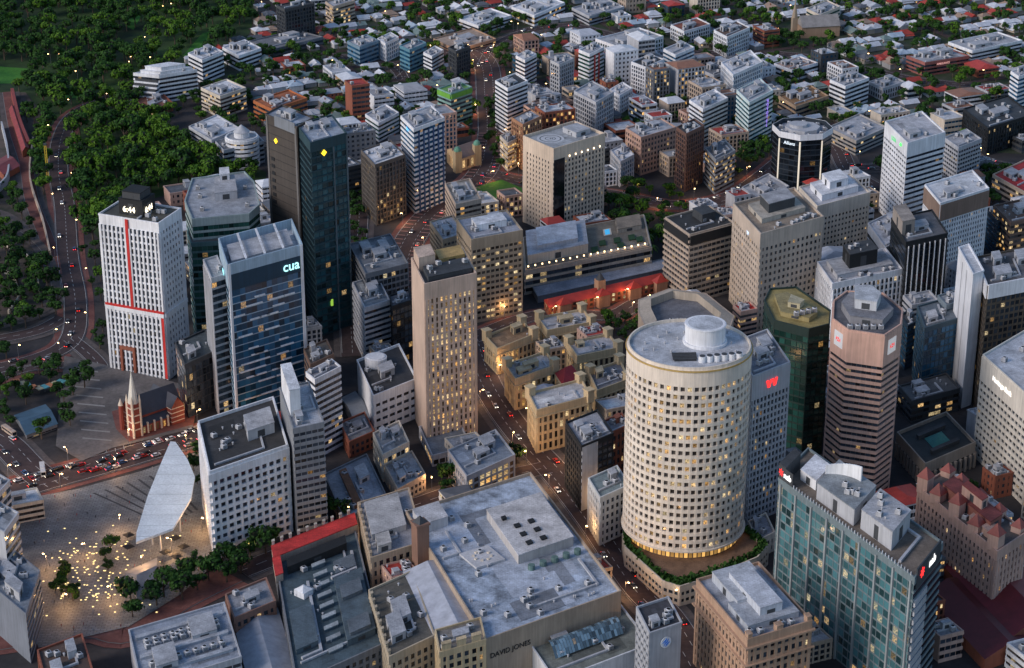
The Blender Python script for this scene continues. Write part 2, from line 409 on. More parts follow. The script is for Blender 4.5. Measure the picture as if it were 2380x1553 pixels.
road([(-80,1172),(100,1120),(260,1075),(460,1015),(640,955),(760,915)],22,pave=M_redpave)
road([(920,680),(945,575),(1000,500),(1075,445),(1125,395),(1143,310),(1137,220),(1128,150),(1085,118),(1000,145),(940,190)],21,pave=M_redpave)
road([(1128,150),(1160,105),(1240,70),(1330,60)],14)
road([(1125,400),(1200,420),(1430,455),(1560,478),(1690,462),(1790,400),(1900,300)],17,pave=M_redpave)
road([(1095,780),(1130,890),(1200,1000),(1290,1100),(1380,1215),(1480,1360),(1560,1450),(1660,1620)],17)
road([(560,1330),(700,1275),(860,1215),(1000,1165),(1120,1125),(1290,1085)],14)
road([(1095,790),(1250,735),(1420,735),(1490,705),(1560,715)],14,pave=M_redpave)
road([(165,790),(230,850),(250,930),(270,1060)],10)
road([(840,440),(830,560),(815,700),(820,830)],13)
road([(1900,300),(1945,345),(1975,400),(2040,440)],15)
road([(1975,390),(2060,385),(2160,330),(2300,380),(2450,400)],13)
road([(-50,1500),(200,1465),(300,1475),(420,1400),(540,1340)],14,mat=M_redpave,pave=M_redpave,mark=False)
road([(1330,60),(1600,120),(1850,130),(2150,190),(2450,210)],12)
road([(760,130),(900,150),(940,190)],11)
road([(20,215),(35,300),(60,380),(75,470),(110,560),(128,640)],9,mat=M_redpave,mark=False)
road([(-80,480),(0,500),(60,540),(110,590),(130,660),(110,720),(-20,760)],5,mat=M_pave,mark=False)
road([(-80,800),(0,790),(90,770),(150,740)],12)
road([(-60,900),(60,860),(160,850)],9,pave=M_redpave)
# red and white stripes across the curving avenue
m=MB();fi=FINE[3][4:90]
for k in range(0,len(fi)-1,2):
    a,b=fi[k],fi[k+1]; d=(b-a).normalized(); n=Vector((d.y,-d.x)); a2=a+d*1.0
    m.face([(*(a+n*10),.95),(*(a2+n*10),.95),(*(a2+n*4.5),.95),(*(a+n*4.5),.95)]); m.face([(*(a-n*4.5),.95),(*(a2-n*4.5),.95),(*(a2-n*10),.95),(*(a-n*10),.95)])
m.build('road_marking',wallm((.42,.22,.2)),kind='structure')
NMAIN=len(ROADS)
ang=math.radians(24); e1=Vector((math.cos(ang),math.sin(ang)));e2=Vector((-e1.y,e1.x)); O=Vector((0,1700))
def roadhit(p,r):
    for q,w in ROADS[:NMAIN]:
        for i in range(len(q)-1):
            if segd(p,q[i],q[i+1])<w/2+r: return True
    return False
PARKW=[G(*p) for p in PARK]
for (A_,B_,n_,z_) in ((e1,e2,range(-14,16),.42),(e2,e1,range(-6,7),.45)):
    stm=MB()
    for k in n_:
        st_=48 if A_ is e1 else 125
        a=O+B_*(k*st_)-A_*700;b=O+B_*(k*st_)+A_*700; pts=[a.lerp(b,j/60) for j in range(61)]
        for j in range(60):
            m=(pts[j]+pts[j+1])/2; x,y=P(m.x,m.y)
            if y>330 or inside(m,PARKW) or (y>100 and x<560): continue
            ribbon(stm,[pts[j],pts[j+1]],-3.2,3.2,z_)
    stm.build('suburban_street',M_road,kind='structure')
M_garden=groundm('garden_ground',(.012,.04,.008),(.055,.055,.04),.06)
sheet('garden_ground',[(620,-120),(2700,-120),(2700,380),(1500,300),(800,280),(600,200),(440,160),(590,95),(640,20)],.03,M_garden)
def plazam():
    m,nt,b=nodes('stone_paving'); g=nt.nodes.new('ShaderNodeNewGeometry').outputs['Position']
    br=nt.nodes.new('ShaderNodeTexBrick'); br.inputs['Scale'].default_value=.18; nt.links.new(g,br.inputs[0])
    br.inputs['Color1'].default_value=(.25,.25,.245,1); br.inputs['Color2'].default_value=(.18,.18,.178,1); br.inputs['Mortar'].default_value=(.10,.10,.10,1);br.inputs['Mortar Size'].default_value=.03
    nt.links.new(scol(nt,br.outputs['Color'],mapr(nt,noise(nt,g,.07,7),.35,.65,.7,1.2)),b.inputs['Base Color']); b.inputs['Roughness'].default_value=.6; return m
M_plaza=plazam()
PLAZA=[(45,1165),(180,1140),(330,1098),(470,1050),(505,1310),(420,1385),(300,1460),(90,1510),(55,1400)]
sheet('plaza',PLAZA,.85,M_plaza)
for k in range(7): sheet('paving_stripe',[(215+k*26,1150-k*8),(221+k*26,1149-k*8),(390+k*12,1225-k*6),(384+k*12,1226-k*6)],.88,wallm((.05,.05,.055)))
CH_SQ=[(150,830),(240,850),(440,900),(450,1000),(260,1045),(190,1075),(130,1040)]
sheet('paved_square',CH_SQ,.84,groundm('square_paving',(.10,.09,.088),(.16,.145,.14),.05))
for k in range(9): sheet('paving_stripe',[(168+k*3,860+k*20),(228+k*4,866+k*20),(228+k*4,869+k*20),(168+k*3,863+k*20)],.88,wallm((.28,.27,.26)))
sheet('paved_square',[(270,1000),(300,1030),(450,990),(455,960),(430,900),(260,960)],.87,M_redpave)
ZONES=[[G(*p) for p in z] for z in (PLAZA,CH_SQ,[(-300,150),(150,330),(250,600),(250,830),(150,1150),(40,1180),(-300,1200)],[(150,540),(262,540),(262,880),(150,880)],[(1400,430),(1600,440),(1560,620),(1400,620)],[(1380,740),(1490,720),(1500,830),(1400,800)],[(1085,430),(1215,410),(1215,500),(1120,480)])]+[PARKW]
def zoned(p): return any(inside(p,z) for z in ZONES)
def wallline(pts,hh,th,label,mat):
    q=smooth([G(*p) for p in pts],4); mb=MB(); N=[]
    for i in range(len(q)):
        d=(q[min(i+1,len(q)-1)]-q[max(0,i-1)]).normalized();N.append(Vector((d.y,-d.x))*th)
    for i in range(len(q)-1): mb.prism([q[i]+N[i],q[i+1]+N[i+1],q[i+1]-N[i+1],q[i]-N[i]],0,hh,0,True)
    tag(mb.build('retaining_wall',mat,None,org=(q[0].x,q[0].y,0)),label,'wall')
wallline([(5,300),(20,370),(15,430),(-40,470)],6,.6,'pale concrete retaining wall curving through the cutting at the left edge',wallm(LG))
wallline([(78,330),(70,420),(100,520),(118,600)],4,.5,'long retaining wall beside the narrow lane left of the park road',wallm(BEIGE))
wallline([(-40,560),(30,580),(80,620),(90,680)],3,.5,'low curved garden wall at the left edge',wallm(CREAM))
wallline([(-40,620),(20,640),(45,690),(20,730)],2.5,.5,'inner low curved garden wall at the left edge',wallm(CREAM))
wallline([(30,225),(45,290),(68,350)],7,1.2,'red brick cutting wall beneath the park at the left edge',wallm((.3,.06,.05)))
T('long red roofed market shed beside the cutting at the left edge',(22,255),(52,352),(66,344),368,BRICK,(.30,.04,.035),None,None,g=None,pitch=(2.5,1,0),name='market_shed')
T('short red roofed shed at the far left edge',(-20,380),(8,405),(45,385),420,BRICK,(.22,.04,.04),None,None,g=None,pitch=(2,0,0),name='market_shed')
root=empty('lattice_mast',(*G(112,420),0),'slim yellow lit lattice mast beside the park road at the left','mast');q=G(112,420);mb=MB()
for sx in (-1,1):
    for sy in (-1,1): mb.tube((q.x+sx*.6,q.y+sy*.6,0),(q.x+sx*.6,q.y+sy*.6,26),.12)
for k in range(13):
    z=k*2; mb.tube((q.x-.6,q.y-.6,z),(q.x+.6,q.y-.6,z+2),.08);mb.tube((q.x+.6,q.y-.6,z),(q.x+.6,q.y+.6,z+2),.08)
mb.build('lattice',emitm((.7,.5,.05),.3),root);mb=MB();mb.box(q,2,2,26,27.2,0,0,True);mb.build('top_platform',wallm(DG),root)
# ================================================================ MAIN BUILDINGS
t=T('white ribbed tower with red stripes and a lit rooftop clock',(230,500),(368,522),(420,487),882,WHITE,(.09,.09,.075),S('grid',4.,2.6,.3,1.1,.12,.8,'dk'),S('grid',4.,3.,.5,1.6,.3,.5,'dk'),core=DG,top=5,g=(0,8))
h1=t['h']
strip(t,3,.45,.495,h1*.42,h1+.2,1.0,RED,'red_stripe'); strip(t,3,.0,1,h1*.405,h1*.43,1.1,WHITE,'white_belt'); strip(t,3,.0,1,h1*.43,h1*.445,1.05,RED,'red_belt')
strip(t,0,.0,1,h1*.405,h1*.43,.9,WHITE,'white_belt'); strip(t,3,.955,.995,.5,h1*.405,1.0,RED,'red_stripe')
strip(t,3,.2,.24,.5,14,1.6,BRICK,'entrance_arch');strip(t,3,.42,.46,.5,14,1.6,BRICK,'entrance_arch');strip(t,3,.2,.46,14,16,1.65,BRICK,'entrance_arch')
rbox(t,.25,.8,.35,.75,9,BK,roof=BK); rbox(t,.3,.75,.4,.7,4,DG,z=9,roof=BK)
wr=(Vector(t['poly'][1])-Vector(t['poly'][0])).length; wl=(Vector(t['poly'][3])-Vector(t['poly'][0])).length
text(t,3,.42,h1+2,'6:44',4.6,emitm((1,.88,.65),3),off=-.25*wr+.6,bold=.03); text(t,0,.5,h1+2,'6:44',4.6,emitm((1,.88,.65),3),off=-.35*wl+.6,bold=.03)
t=PT('green glass octagonal tower with sloping grey roof terrace',[(447,512),(578,500),(603,478),(590,425),(568,402),(447,418),(430,470)],790,(.34,.42,.42),(.38,.405,.45),S('band',4,3,.35,.15,.2,0,'grn'),core=TEALW,top=4)
pbox(t,pxs(t,(500,468),(552,462),(545,425),(500,430)),5,LG); pbox(t,pxs(t,(512,440),(535,437),(533,422),(512,424)),4,WHITE,z=5)
for x,y in ((460,440),(470,490),(570,440),(575,480),(465,460)):
    q=G(x,y,t['h']);child('air_conditioner',AC,t['root'],(q.x-t['c'].x,q.y-t['c'].y,t['h']+.05))
t=PT('lower green glass wing with planted terraces around the octagonal tower',[(445,568),(590,560),(608,540),(604,520),(585,500),(440,520),(436,545)],800,TEALW,(.10,.11,.11),S('band',4,3,.3,.12,.2,0,'grn'),core=TEALW,top=1.5,foot=False)
Cb=(.072,.06,.052)
t=T('tall brown stone slab tower with yellow diamond sign',(617,268),(690,298),(728,276),742,Cb,(.32,.36,.42),None,None,core=Cb,g=(1,3),top=3)
flatshape(t,3,.32,t['h']-13,[(0,-1),(1,0),(0,1),(-1,0)],1.7,emitm((1,.65,.03),2.2),.6,'diamond_sign')
for k in range(7): strip(t,3,.14,.24,t['h']-26-k*4.4,t['h']-24-k*4.4,.35,BK,'window')
for s in (.02,.93): strip(t,3,s,s+.05,0,t['h']-.2,.4,(.17,.16,.155),'pale_edge_band')
mb=MB();A,B,L,d,n=einfo(t['poly'],3)
for k in range(24): pier(mb,A,d,n,L*.5,L*.99,.12,k*t['h']/24,k*t['h']/24+.2,0)
mb.build('panel_joints',wallm(BK),t['root'])
strip(t,3,.3,.95,t['h']-4,t['h']+2.5,.5,(.2,.22,.25),'roof_louvre')
t=T('tall black glass tower with curved edge and yellow diamond sign',(690,292),(722,335),(805,312),784,(.022,.06,.075),(.38,.43,.5),S('band',4,3,.25,.15,.25,.3,'blk'),S('band',4,3.5,.25,.15,.5,.25,'teal'),core=BK,g=(2,4),top=5)
flatshape(t,0,.34,t['h']-7,[(0,-1),(1,0),(0,1),(-1,0)],1.9,emitm((1,.65,.03),2.2),.8,'diamond_sign')
strip(t,0,.39,.44,17,21,.9,BK,'lit_panel',emitm((.5,.9,.1),.6)); strip(t,0,.6,.63,0,t['h']-5,.7,(.12,.15,.17),'glass_fin'); strip(t,0,.97,1,0,t['h'],.8,(.12,.15,.17),'glass_fin')
t=T('blue glass office tower with white open roof frame and cyan lettering',(510,578),(530,640),(703,592),985,(.36,.48,.58),(.52,.55,.6),S('band',4,3.4,.18,.12,.15,.0,'blue'),S('band',4,3.2,.12,.14,.12,.0,'blue'),core=NAVY,top=9,par=6,g=None)
hh=t['h']; strip(t,0,0,1,hh-9,hh-.1,.35,(.012,.045,.08),'sign_panel')
text(t,0,.83,hh-6.5,'cua',7.6,emitm((.4,.85,.88),1.8),off=.9,bold=.05); text(t,3,.6,hh-5,'cua',5,emitm((.35,.9,.95),1.3),off=.9)
strip(t,0,.965,1,0,hh+6,.6,WHITE,'edge_frame');strip(t,0,0,.03,0,hh+6,.6,WHITE,'edge_frame')
RR=random.Random(5)
for k in range(34):
    s0=RR.uniform(.04,.74); z=4*RR.randint(3,int(hh/4)-4)*hh/(round((hh)/4)*4)
    strip(t,0,s0,s0+RR.uniform(.12,.22),z,z+.7,.8,WHITE,'sun_shade')
rbox(t,.08,.9,.2,.8,4,LG)
for a in (.25,.5,.75): rbox(t,a-.01,a+.01,.02,.98,.6,WHITE,'roof_beam',z=5.6,louv=False)
t=T('narrow white and grey annexe tower left of the blue glass tower',(473,607),(492,650),(524,640),970,LG,(.4,.42,.45),S('grid',4,4,.3,1.8,.2,.5,'dk'),S('band',4,3,.3,.2,.2,0,'dk2'),core=DG,g=(0,2),foot=True)
t=T('short black glass office block behind the brick church',(408,800),(430,850),(500,818),975,DG,(.08,.10,.11),S('band',4,3,.15,.12,.15,0,'dk2'),S('band',4,2.5,.15,.12,.15,.2,'dk2'),core=BK,g=(1,3))
t=T('white concrete office block with deep square window grid',(462,985),(488,1102),(668,1040),1300,WHITE,(.05,.048,.048),S('grid',4.,4.,.42,1.2,.8,.84,'dk'),S('grid',4.,3.9,.42,1.2,.9,.94,'dk'),core=DG,g=(0,10),top=4,par=1.6)
rbox(t,.55,.9,.35,.68,5.5,LG)
t=T('grey stepped tower with bands of dark windows beside the white grid block',(650,905),(682,1000),(752,985),1252,(.24,.25,.27),(.5,.52,.56),None,S('band',3.5,3,.5,.4,.35,0,'dk'),core=(.24,.25,.27),g=(1,3))
rbox(t,0.05,.4,.3,.95,14,WHITE,louv=False)
t=T('slim white tower with dark window stripes behind the grey stepped tower',(712,868),(732,885),(791,855),1065,WHITE,(.25,.25,.28),S('band',3.5,3,.45,.2,.3,0,'dk'),S('band',3.5,3,.45,.2,.35,0,'dk2'),core=GR,g=(1,3))
t=T('brown topped office block with open roof courts beside the slim white tower',(707,815),(722,850),(775,826),990,BROWN,(.2,.17,.14),S('band',3.6,3,.4,.2,.3,0,'dk'),S('band',3.6,3,.4,.2,.3,0,'dk'),core=BK,g=(2,4))
t=T('white walled building with a round drum on its dark roof',(830,842),(868,925),(968,885),1012,WHITE,(.05,.05,.055),None,S('band',4,5,.6,1.4,.3,.32,'dk'),core=WHITE,g=(1,6),top=4,par=1.5)
mb=MB();p=Q(t,.35,.75);mb.cyl(p,6,t['h']+.05,t['h']+5,24);mb.cyl(p,5,t['h']+5,t['h']+5.4,24);mb.build('roof_drum',wallm(WHITE),t['root'])
SB=(.62,.46,.36)
t=T('slender beige tower with tall narrow lit windows and dark roof plant',(957,607),(987,668),(1106,642),1040,SB,(.2,.18,.17),None,S('grid',3.5,2.75,.3,1.5,.3,.5,'gold'),core=(.2,.13,.09),g=None,top=7,par=2)
strip(t,3,0,1,0,t['h']-.2,.3,SB,'side_wall')
rbox(t,.1,.95,.1,.5,3.5,DG); rbox(t,.03,.35,.55,.95,8,SB,louv=False); rbox(t,.45,.95,.6,.95,4,(.5,.33,.12)); units(t,6,RN,.15,.9,.15,.45,z=3.6)
t=T('podium with sloping grey glass roof under the slender beige tower',(975,995),(1005,1062),(1095,1040),1085,LG,(.2,.22,.25),S('grid',4,4,.3,.6,.2,.3,'gold'),S('grid',4,4,.3,.6,.2,.3,'warm'),g=None,foot=False)
t=T('dark grey office block with layered roof plant behind the slender tower',(812,570),(850,640),(948,615),800,GR,(.22,.24,.27),S('band',3.8,3,.4,.2,.3,0,'dk'),S('band',3.8,3,.3,.3,.3,.4,'dk2'),core=BK,g=(3,10))
t=T('grey louvred building with stepped roofs below the dark grey block',(820,660),(848,718),(905,700),850,LG,(.24,.26,.28),S('band',3.6,3,.5,.2,.5,0,'dk'),S('band',3.4,3,.45,.2,.6,0,'dk'),core=DG,g=(2,6))
t=T('black glass building right of the grey louvred building',(905,690),(912,715),(957,700),850,BK,(.15,.15,.17),S('band',3.8,3,.2,.15,.2,.2,'dk2'),S('band',3.8,3,.2,.15,.2,.2,'dk2'),core=BK,g=(1,4))
KH=(.40,.32,.23)
t=T('wide khaki office tower with close bands of lit windows',(1062,512),(1096,560),(1214,538),752,KH,(.38,.40,.46),S('band',3.5,3,.5,.6,.3,.35,'dk2'),S('band',3.5,3,.5,.6,.35,.4,'warm'),core=BROWN,g=(1,8),top=6)
rbox(t,.2,.8,.35,.7,4,WHITE)
t=T('lower khaki annexe with white roof left of the wide khaki tower',(1000,518),(1030,560),(1082,545),660,KH,(.55,.55,.58),S('band',3.5,3,.5,.6,.3,.35,'dk'),S('band',3.5,3,.5,.6,.3,.35,'warm'),core=BROWN,g=(2,5))
t=T('beige stepped block beside the roof garden behind the khaki tower',(1035,430),(1060,478),(1118,465),600,BEIGE,(.4,.38,.35),S('band',3.5,3,.5,.3,.3,0,'dk'),S('band',3.5,3,.5,.3,.3,0,'warm'),core=BROWN,g=(2,5))
HB=(.70,.56,.43)
t=T('tall beige hotel tower with rooftop helipad and dark glass strip',(1217,322),(1287,352),(1405,316),548,HB,(.42,.44,.46),S('grid',3.4,3.4,.5,2.2,.3,.4,'dk2'),S('grid',3.4,3.1,.42,1.4,.35,.5,'dk2'),core=(.30,.18,.12),g=(0,2),top=8,par=2)
strip(t,3,.0,.12,0,t['h']-8,.6,HB,'end_pilaster'); strip(t,0,.0,.2,0,t['h']-6,.8,BK,'glass_strip',glass('blk'))
for s in (.3,.42,.54,.66,.78,.9): strip(t,0,s-.008,s+.008,t['h']-6.5,t['h']-5.5,.7,WHITE,'facade_lamp',emitm((1,.8,.5),4))
mb=MB();p=Q(t,.3,.62);z=t['h']+.1
for r0,r1,mi in ((0,9,0),(6.4,7.2,1),(3,3.6,1)):
    for i in range(32):
        a0,a1=2*PI*i/32,2*PI*(i+1)/32; zz=z+.03*(r0>0)
        mb.face([(p.x+r*math.cos(a),p.y+r*math.sin(a),zz) for r,a in ((r0,a0),(r1,a0),(r1,a1),(r0,a1))],mi)
mb.box(p,.5,2.6,z+.06,z+.1,0,1);mb.box((p.x+1.4,p.y),.5,2.6,z+.06,z+.1,0,1);mb.box((p.x+.7,p.y),1,.4,z+.12,z+.14,0,1)
mb.build('helipad',[wallm((.55,.56,.58)),wallm((.12,.13,.14))],t['root'])
rbox(t,.62,.9,.3,.75,3.5,LG)
t=T('long low hotel podium with roof terrace strung with warm lamps',(1216,555),(1222,632),(1512,575),684,(.44,.37,.30),(.22,.19,.15),S('band',4,4,.4,.3,.6,0,'dk'),S('band',5,5,.35,.5,1.0,0,'dk2'),core=DG,g=None,top=2)
rbox(t,.02,.5,.2,.95,6,(.52,.48,.43),'hall_roof',roof=(.46,.49,.55)); rbox(t,.1,.42,.3,.85,3,(.5,.52,.56),'hall_roof',z=6,roof=(.56,.60,.67),louv=False)
rbox(t,.5,.98,.02,.09,1.2,(.5,.42,.34),'terrace_step',louv=False); rbox(t,.76,.96,.6,.95,3,(.45,.4,.34),'terrace_pavilion',roof=(.3,.24,.18))
mb=MB();pl=[Q(t,.66,.62),Q(t,.70,.62),Q(t,.70,.78),Q(t,.66,.78)];mb.prism(offs(pl,1),t['h']+.05,t['h']+.35,0);mb.face([(*q,t['h']+.4) for q in pl],1)
mb.build('pool',[wallm(CREAM),emitm((.05,.4,.75),.8)],t['root'])
for a0,b0 in ((.53,.15),(.6,.3),(.72,.3),(.74,.12),(.84,.3),(.9,.2)): rbox(t,a0,a0+.05,b0,b0+.15,.8,(.35,.28,.2),'planter',roof=(.02,.07,.015),louv=False)
for k in range(18): 
    p=Q(t,.02+k*.055,.03); mb=MB();mb.tube((p.x,p.y,t['h']),(p.x,p.y,t['h']+2.2),.08,mi=0);mb.box(p,.8,.8,t['h']+2.2,t['h']+2.9,0,1);mb.build('terrace_lamp',[wallm(DG),emitm((1,.7,.35),5)],t['root'])
RT=(.42,.045,.03)
t=T('long brick railway station with red tiled roofs',(1266,697),(1276,714),(1546,652),738,BRICK,RT,S('grid',4,4,.4,1.5,.2,.3,'gold'),S('grid',4,4,.4,1.8,.2,.3,'warm'),g=None,pitch=(3,0,.02),name='railway_station',top=.6)
for a in (.12,.45,.72,.95):
    p=Q(t,a,-.1); mb=MB(); d=(Vector(t['poly'][1])-Vector(t['poly'][0])).normalized(); an=math.atan2(d.y,d.x)
    mb.box(p,8,5,0,t['h']+1,an,0); q=[(p.x+x*math.cos(an)-y*math.sin(an),p.y+x*math.sin(an)+y*math.cos(an)) for x,y in ((-4.5,-3),(4.5,-3),(4.5,3),(-4.5,3))]
    for i in range(4): mb.face([(*q[i],t['h']+1.02),(*q[(i+1)%4],t['h']+1.02),(p.x,p.y,t['h']+5)],1)
    mb.build('pavilion',[wallm((.4,.22,.14)),ribm(RT)],t['root'])
p=Q(t,.45,.5); mb=MB(); mb.box(p,5,5,0,t['h']+8,.5,0); mb.cyl(p,2.8,t['h']+8,t['h']+12,8,1,.4); mb.build('clock_tower',[wallm((.45,.28,.18)),wallm(DG)],t['root'])
t=T('grey platform canopies behind the red roofed station',(1238,668),(1250,690),(1560,622),705,GR,(.36,.38,.44),None,None,g=None,top=.5,name='platform_canopy',par=.4)
ss=S('grid',5,3.4,.3,1.3,.4,.6,'warm')
for lab,L_,F_,R_,by,rc,gg in (('sandstone block with brown roof at the far left of the government complex',(1128,785),(1156,815),(1243,780),872,(.36,.22,.12),(1,1)),
  ('sandstone block with white vents at the back of the government complex',(1250,742),(1272,772),(1378,752),815,(.55,.53,.54),(1,4)),
  ('sandstone block with a grey roof and stair turret at the middle left',(1175,852),(1198,885),(1292,853),955,(.52,.50,.50),(2,4)),
  ('sandstone block with white roof nearest the street corner',(1228,918),(1248,958),(1373,925),1055,(.60,.59,.60),(0,3)),
  ('sandstone block with pale roof at the middle right of the complex',(1318,800),(1342,832),(1440,812),890,(.55,.53,.54),(1,3)),
  ('sandstone block with dark roof plant at the right of the complex',(1368,868),(1388,912),(1462,885),968,(.2,.2,.22),(1,5))):
    t=T(lab,L_,F_,R_,by,SAND,rc,ss,ss,core=BROWN,g=gg,gc=SAND,top=3,par=1.4,name='sandstone_building')
    for a,b in ((.03,.97),(.97,.03),(.97,.97)):
        q=Q(t,a,b);mb=MB();mb.box(q,4,4,t['h']-2,t['h']+4.5,.6,0);mb.box(q,4.8,4.8,t['h']+4.5,t['h']+5.2,.6,0,True);mb.build('corner_turret',wallm(SAND),t['root'])
    mb=MB();o=offs(t['poly'],.9);i0=offs(t['poly'],.32)
    for i in range(4): bandseg(mb,i0,o,i,t['h']-3.4,t['h']-2.8,0)
    mb.build('cornice',wallm(SAND),t['root'])
t=T('small sandstone link with maroon pyramid roof at the heart of the complex',(1292,868),(1310,895),(1350,880),960,SAND,(.30,.02,.025),ss,ss,core=BROWN,g=None,pitch=(6,0,.35),name='sandstone_building')
# round tower and podium
t=PT('rounded cream podium with planted terrace around the round tower',[(1540,1355),(1580,1368),(1640,1350),(1760,1300),(1785,1272),(1720,1225),(1480,1225),(1448,1242),(1454,1278)],1396,CREAM,(.22,.13,.08),S('band',4.5,3,.5,.8,.4,.42,'dk2'),core=DG,top=2,foot=True,name='podium',par=1.4)
podh=t['h']
M_LEAF=leafm('foliage',(.005,.023,.005),(.042,.11,.018))
hg=MB(); inn=offs(t['poly'],-1.2); 
for k in range(2200):
    i=random.randrange(0,9); 
    if i in(5,6): continue
    a=Vector(inn[i]).lerp(Vector(inn[(i+1)%9]),random.random())+Vector((random.uniform(-1.2,1.2),random.uniform(-.6,4.5))); s=random.uniform(.4,.9); z=podh+random.uniform(.3,2.4)
    u=Vector((random.uniform(-1,1),random.uniform(-1,1),random.uniform(-1,1))).normalized()*s; w=u.orthogonal().normalized()*s; q=Vector((a.x,a.y,z)); hg.face([q-u-w,q+u-w,q+u+w,q-u+w])
hg.build('hedge',M_LEAF,t['root'])
RC_=(.78,.68,.57)
t=CT('round cream concrete tower with rows of small windows and roof drum',1602,803,141,1342,56,RC_,(.55,.57,.61),S('grid',4.05,3.4,.42,1.15,.95,.8,'warm'),core=(.08,.06,.05),top=8,par=1.5,z0=podh+4.5)
hz=t['h'];c=t['c']
mb=MB();mb.cyl(c,t['r']-1,0,podh+4.4,64,0);mb.cyl(c,t['r']+1.6,podh+4.2,podh+4.9,64,1);mb.build('base_drum',[wallm(BROWN),wallm(RC_)],t['root'])
for i in range(40):
    a=-PI+i*PI/40+.03;a2=a+PI/40-.02;r_=t['r']-.9; mb=MB();mb.face([(c.x+r_*math.cos(a),c.y+r_*math.sin(a),podh+.4),(c.x+r_*math.cos(a2),c.y+r_*math.sin(a2),podh+.4),(c.x+r_*math.cos(a2),c.y+r_*math.sin(a2),podh+4),(c.x+r_*math.cos(a),c.y+r_*math.sin(a),podh+4)]);mb.build('lobby_window',emitm((1,.55,.15),[.15,.9,.3,.6][i*7%4]),t['root'])
D=c.y*cT+(CH-hz)*sT
mb=MB();pc=G(1638,795,hz);r=47*D/FP;mb.cyl(pc,r,hz+.05,hz+9.5,40);mb.cyl(pc,r*.86,hz+9.5,hz+9.52,40,1);mb.cyl(pc,r*1.04,hz+8.8,hz+9.3,40)
mb.cyl(pc,r*1.1,hz+.05,hz+1.4,40)
mb.build('roof_drum',[wallm(WHITE),roofm((.6,.62,.66))],t['root'])
for k in range(6):
    q=G(1632+k*17,842-k*1.5,hz);mb=MB();mb.cyl(q,1.7,hz+.1,hz+3,12);mb.cyl(q,1.3,hz+3,hz+3.3,12,1);mb.build('cooling_tower',[wallm(WHITE),wallm(DG)],t['root'])
mb=MB();q=G(1592,838,hz)
for k in range(5): mb.box((q.x,q.y+k*1.6),11,.7,hz+.5,hz+1.,.05)
mb.box((q.x,q.y+3),10,8,hz+.05,hz+.3,.05); mb.build('pipe_rack',wallm(DG),t['root'])
for x,y in ((1500,800),(1530,785),(1520,815),(1560,820),(1550,775),(1590,775),(1700,800),(1710,820),(1495,815),(1545,800),(1575,790),(1690,775)):
    q=G(x,y,hz); child('vent_pipe',VENT,t['root'],(q.x-c.x,q.y-c.y,hz+.05))
mb=MB(); ring=[c+Vector((math.cos(a),math.sin(a)))*(t['r']+1.0) for a in [2*PI*i/72 for i in range(72)]]
for i in range(72): bandseg(mb,ring,offs(ring,.4),i,hz-.6,hz+.1,0)
mb.build('gold_cornice',wallm((.5,.33,.1)),t['root'])
t=T('grey grid office tower with red W sign behind the round tower',(1700,800),(1750,878),(1835,845),1222,LG,(.22,.23,.26),S('grid',3.6,2.6,.35,.9,.5,.6,'dk'),S('grid',3.6,2.5,.35,.9,.5,.6,'dk2'),core=DG,g=(2,6),top=12)
for tri in ([(-1,.5),(-.65,.5),(-.35,-.5),(-.7,-.5)],[(-.35,-.5),(-.05,.5),(-.3,.5),(-.5,-.1)],[(.35,-.5),(.05,.5),(.3,.5),(.5,-.1)],[(1,.5),(.65,.5),(.35,-.5),(.7,-.5)]):
    flatshape(t,0,.5,t['h']-6,tri,3.8,emitm((1,.03,.03),1.9),1.0,'red_letter_stroke')
t=PT('beige octagonal building with sunken roof court behind the round tower',[(1500,770),(1600,800),(1690,790),(1705,745),(1640,693),(1555,682),(1484,708),(1484,735)],850,BEIGE,(.2,.2,.22),None,core=BEIGE,styles=[None],par=3)
inn=offs(t['poly'],-7); mb=MB(); o=offs(t['poly'],-.4)
for i in range(8):
    if i in(0,): continue
    j=(i+1)%8; mb.face([(*o[i],t['h']+2.9),(*o[j],t['h']+2.9),(*inn[j],t['h']+5.),(*inn[i],t['h']+5.)]); mb.face([(*inn[i],t['h']+5),(*inn[j],t['h']+5),(*inn[j],t['h']+.1),(*inn[i],t['h']+.1)])
mb.build('sloping_roof_ring',wallm((.48,.41,.33)),t['root'])
for k in range(3): 
    q=G(1560+k*18,750,t['h']); child('air_conditioner',AC,t['root'],(q.x-t['c'].x,q.y-t['c'].y,t['h']+.1))
t=T('black topped tower with tan horizontal balcony bands',(1547,508),(1603,548),(1706,520),708,(.48,.39,.31),(.035,.035,.035),S('band',3.6,3.4,.4,.3,.9,.3,'dk'),S('band',3.6,3.4,.4,.3,.9,.3,'dk'),core=BK,g=(0,9),top=.8,par=1)
strip(t,0,0,1,t['h']-6,t['h']-.2,1.1,BK,'dark_parapet');strip(t,3,0,1,t['h']-6,t['h']-.2,1.1,BK,'dark_parapet'); rbox(t,.5,.8,.4,.8,5,DG)
t=T('large beige stone tower with paired square windows and corner logo',(1705,478),(1768,548),(1913,508),775,(.57,.47,.38),(.32,.26,.2),S('grid',4,3.6,.5,1.7,.4,.42,'dk2'),S('grid',4,3.4,.5,1.6,.4,.42,'dk2'),core=DG,g=None,top=8,par=1.5)
rbox(t,.15,.85,.3,.8,3,(.5,.45,.38)); rbox(t,.3,.72,.4,.72,6,DG,z=3,roof=(.4,.4,.42)); units(t,9,RN,.2,.9,.05,.2)
text(t,3,.6,t['h']-7,'w',5,emitm((.6,.75,1),1.2),off=.9)
